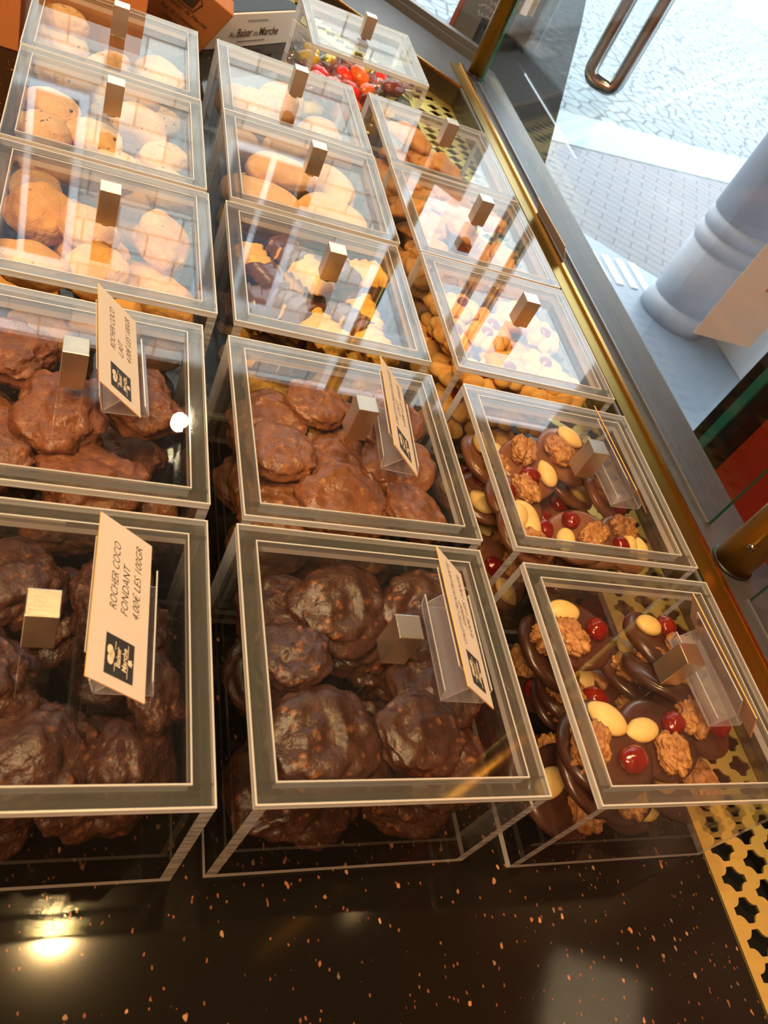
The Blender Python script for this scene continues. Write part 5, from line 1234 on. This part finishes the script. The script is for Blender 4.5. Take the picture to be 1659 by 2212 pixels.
for body, px_, w_ in (('Au Baiser de Marche', .036, .062), ('Rue du Commerce', .025, .050), ('6900 Marche', .0145, .034)):
    o = ptxt(body, px_, .045, w_, ANG)
    if sgn_ < 0: o.scale = (1, 1, -1)
bm = bmesh.new(); cxk, cyk = .054, .052
pts_ = [(-.011, -.014), (.004, -.017), (.011, -.010), (.011, .014), (-.004, .017), (-.011, .010)]
for i in range(6):
    a_, b_ = Vector(pts_[i]), Vector(pts_[(i+1) % 6]); d_ = (b_-a_).normalized(); m_ = Matrix.Translation((cxk+a_.x, cyk+a_.y, .0008*sgn_)) @ Matrix.Rotation(math.atan2(d_.y, d_.x), 4, 'Z')
    add_box(bm, (0, -.0006, -.0001), ((b_-a_).length, .0006, .0001), 0, m_)
add_box(bm, (cxk-.008, cyk-.011, .0007*sgn_-.0001), (cxk+.008, cyk+.011, .0007*sgn_+.0001))
link('print', mesh_of(bm, 'print', M_PRINT), pk)
# white carton with shop lettering
wb = empty('white_carton'); w0 = Vector((.024, .996, 0)); w1 = Vector((.164, 1.137, 0)); ex = (w1-w0).normalized(); ez = Vector((0, 0, 1)); ey = ez.cross(ex)
Mw = Matrix((ex, ey, ez)).transposed().to_4x4(); Mw.translation = w0; wb.matrix_world = Mw; LW = (w1-w0).length
tag(wb, 'low white carton with black Au Baiser de Marche lettering beside the wrapped sweets', 'carton')
link('body', box_mesh('body', (0, 0, 0), (LW, .12, .0425), M_WHITEBOX, .0008), wb)
link('top', box_mesh('top', (.001, .003, .0426), (LW-.001, .119, .0434), M_LIDBLK), wb)
def wtext(body, x0, x1, z, size, mat=M_PRINT, bold=0.):
    me = text_mesh(body, size, mat, .12, 1., bold); xs = [v.co.x for v in me.vertices]; m0 = min(xs); k = (x1-x0)/(max(xs)-m0)
    for v in me.vertices: v.co = Vector((x0+(v.co.x-m0)*k, -.0006, z+v.co.y))
    return link('lettering', me, wb)
wtext('Au', .048, .060, .0135, .010); wtext('Baiser', .063, .095, .0135, .0155, bold=.0002); wtext('de', .097, .107, .0135, .010); wtext('Marche', .109, .150, .0135, .0155, bold=.0002)
bm = bmesh.new(); add_box(bm, (.080, -.0006, .0335), (.122, -.0002, .0340)); add_box(bm, (.066, -.0006, .0075), (.124, -.0002, .0080)); link('rule', mesh_of(bm, 'rule', M_PRINT), wb)
# clear trays at the back
for (x, y, a) in ((.215, 1.315, .785), (.30, 1.405, .785)):
    bm = bmesh.new(); w_, d_, h_ = .07, .10, .035; t_ = .003
    for lo, hi in (((-w_/2, 0, 0), (w_/2, d_, t_)), ((-w_/2, 0, t_), (-w_/2+t_, d_, h_)), ((w_/2-t_, 0, t_), (w_/2, d_, h_)), ((-w_/2+t_, 0, t_), (w_/2-t_, t_, h_)), ((-w_/2+t_, d_-t_, t_), (w_/2-t_, d_, h_))):
        fs = add_box(bm, lo, hi); fs[5].material_index = 1; fs[2].material_index = 0
    me = bpy.data.meshes.new('clear_tray'); bm.to_mesh(me); bm.free(); me.materials.append(M_ACR); me.materials.append(M_EDGE)
    o = link('clear_tray', me, None, (x, y, .031 if x+y > 1.6 else 0)); o.rotation_euler = (0, 0, a)
    tag(o, 'small open clear tray on the far counter, %s' % ('behind the wrapped sweets' if x < .25 else 'next to the far window frame'), 'tray')
# cable end on the sill / crumbs
rnd = random.Random(9)
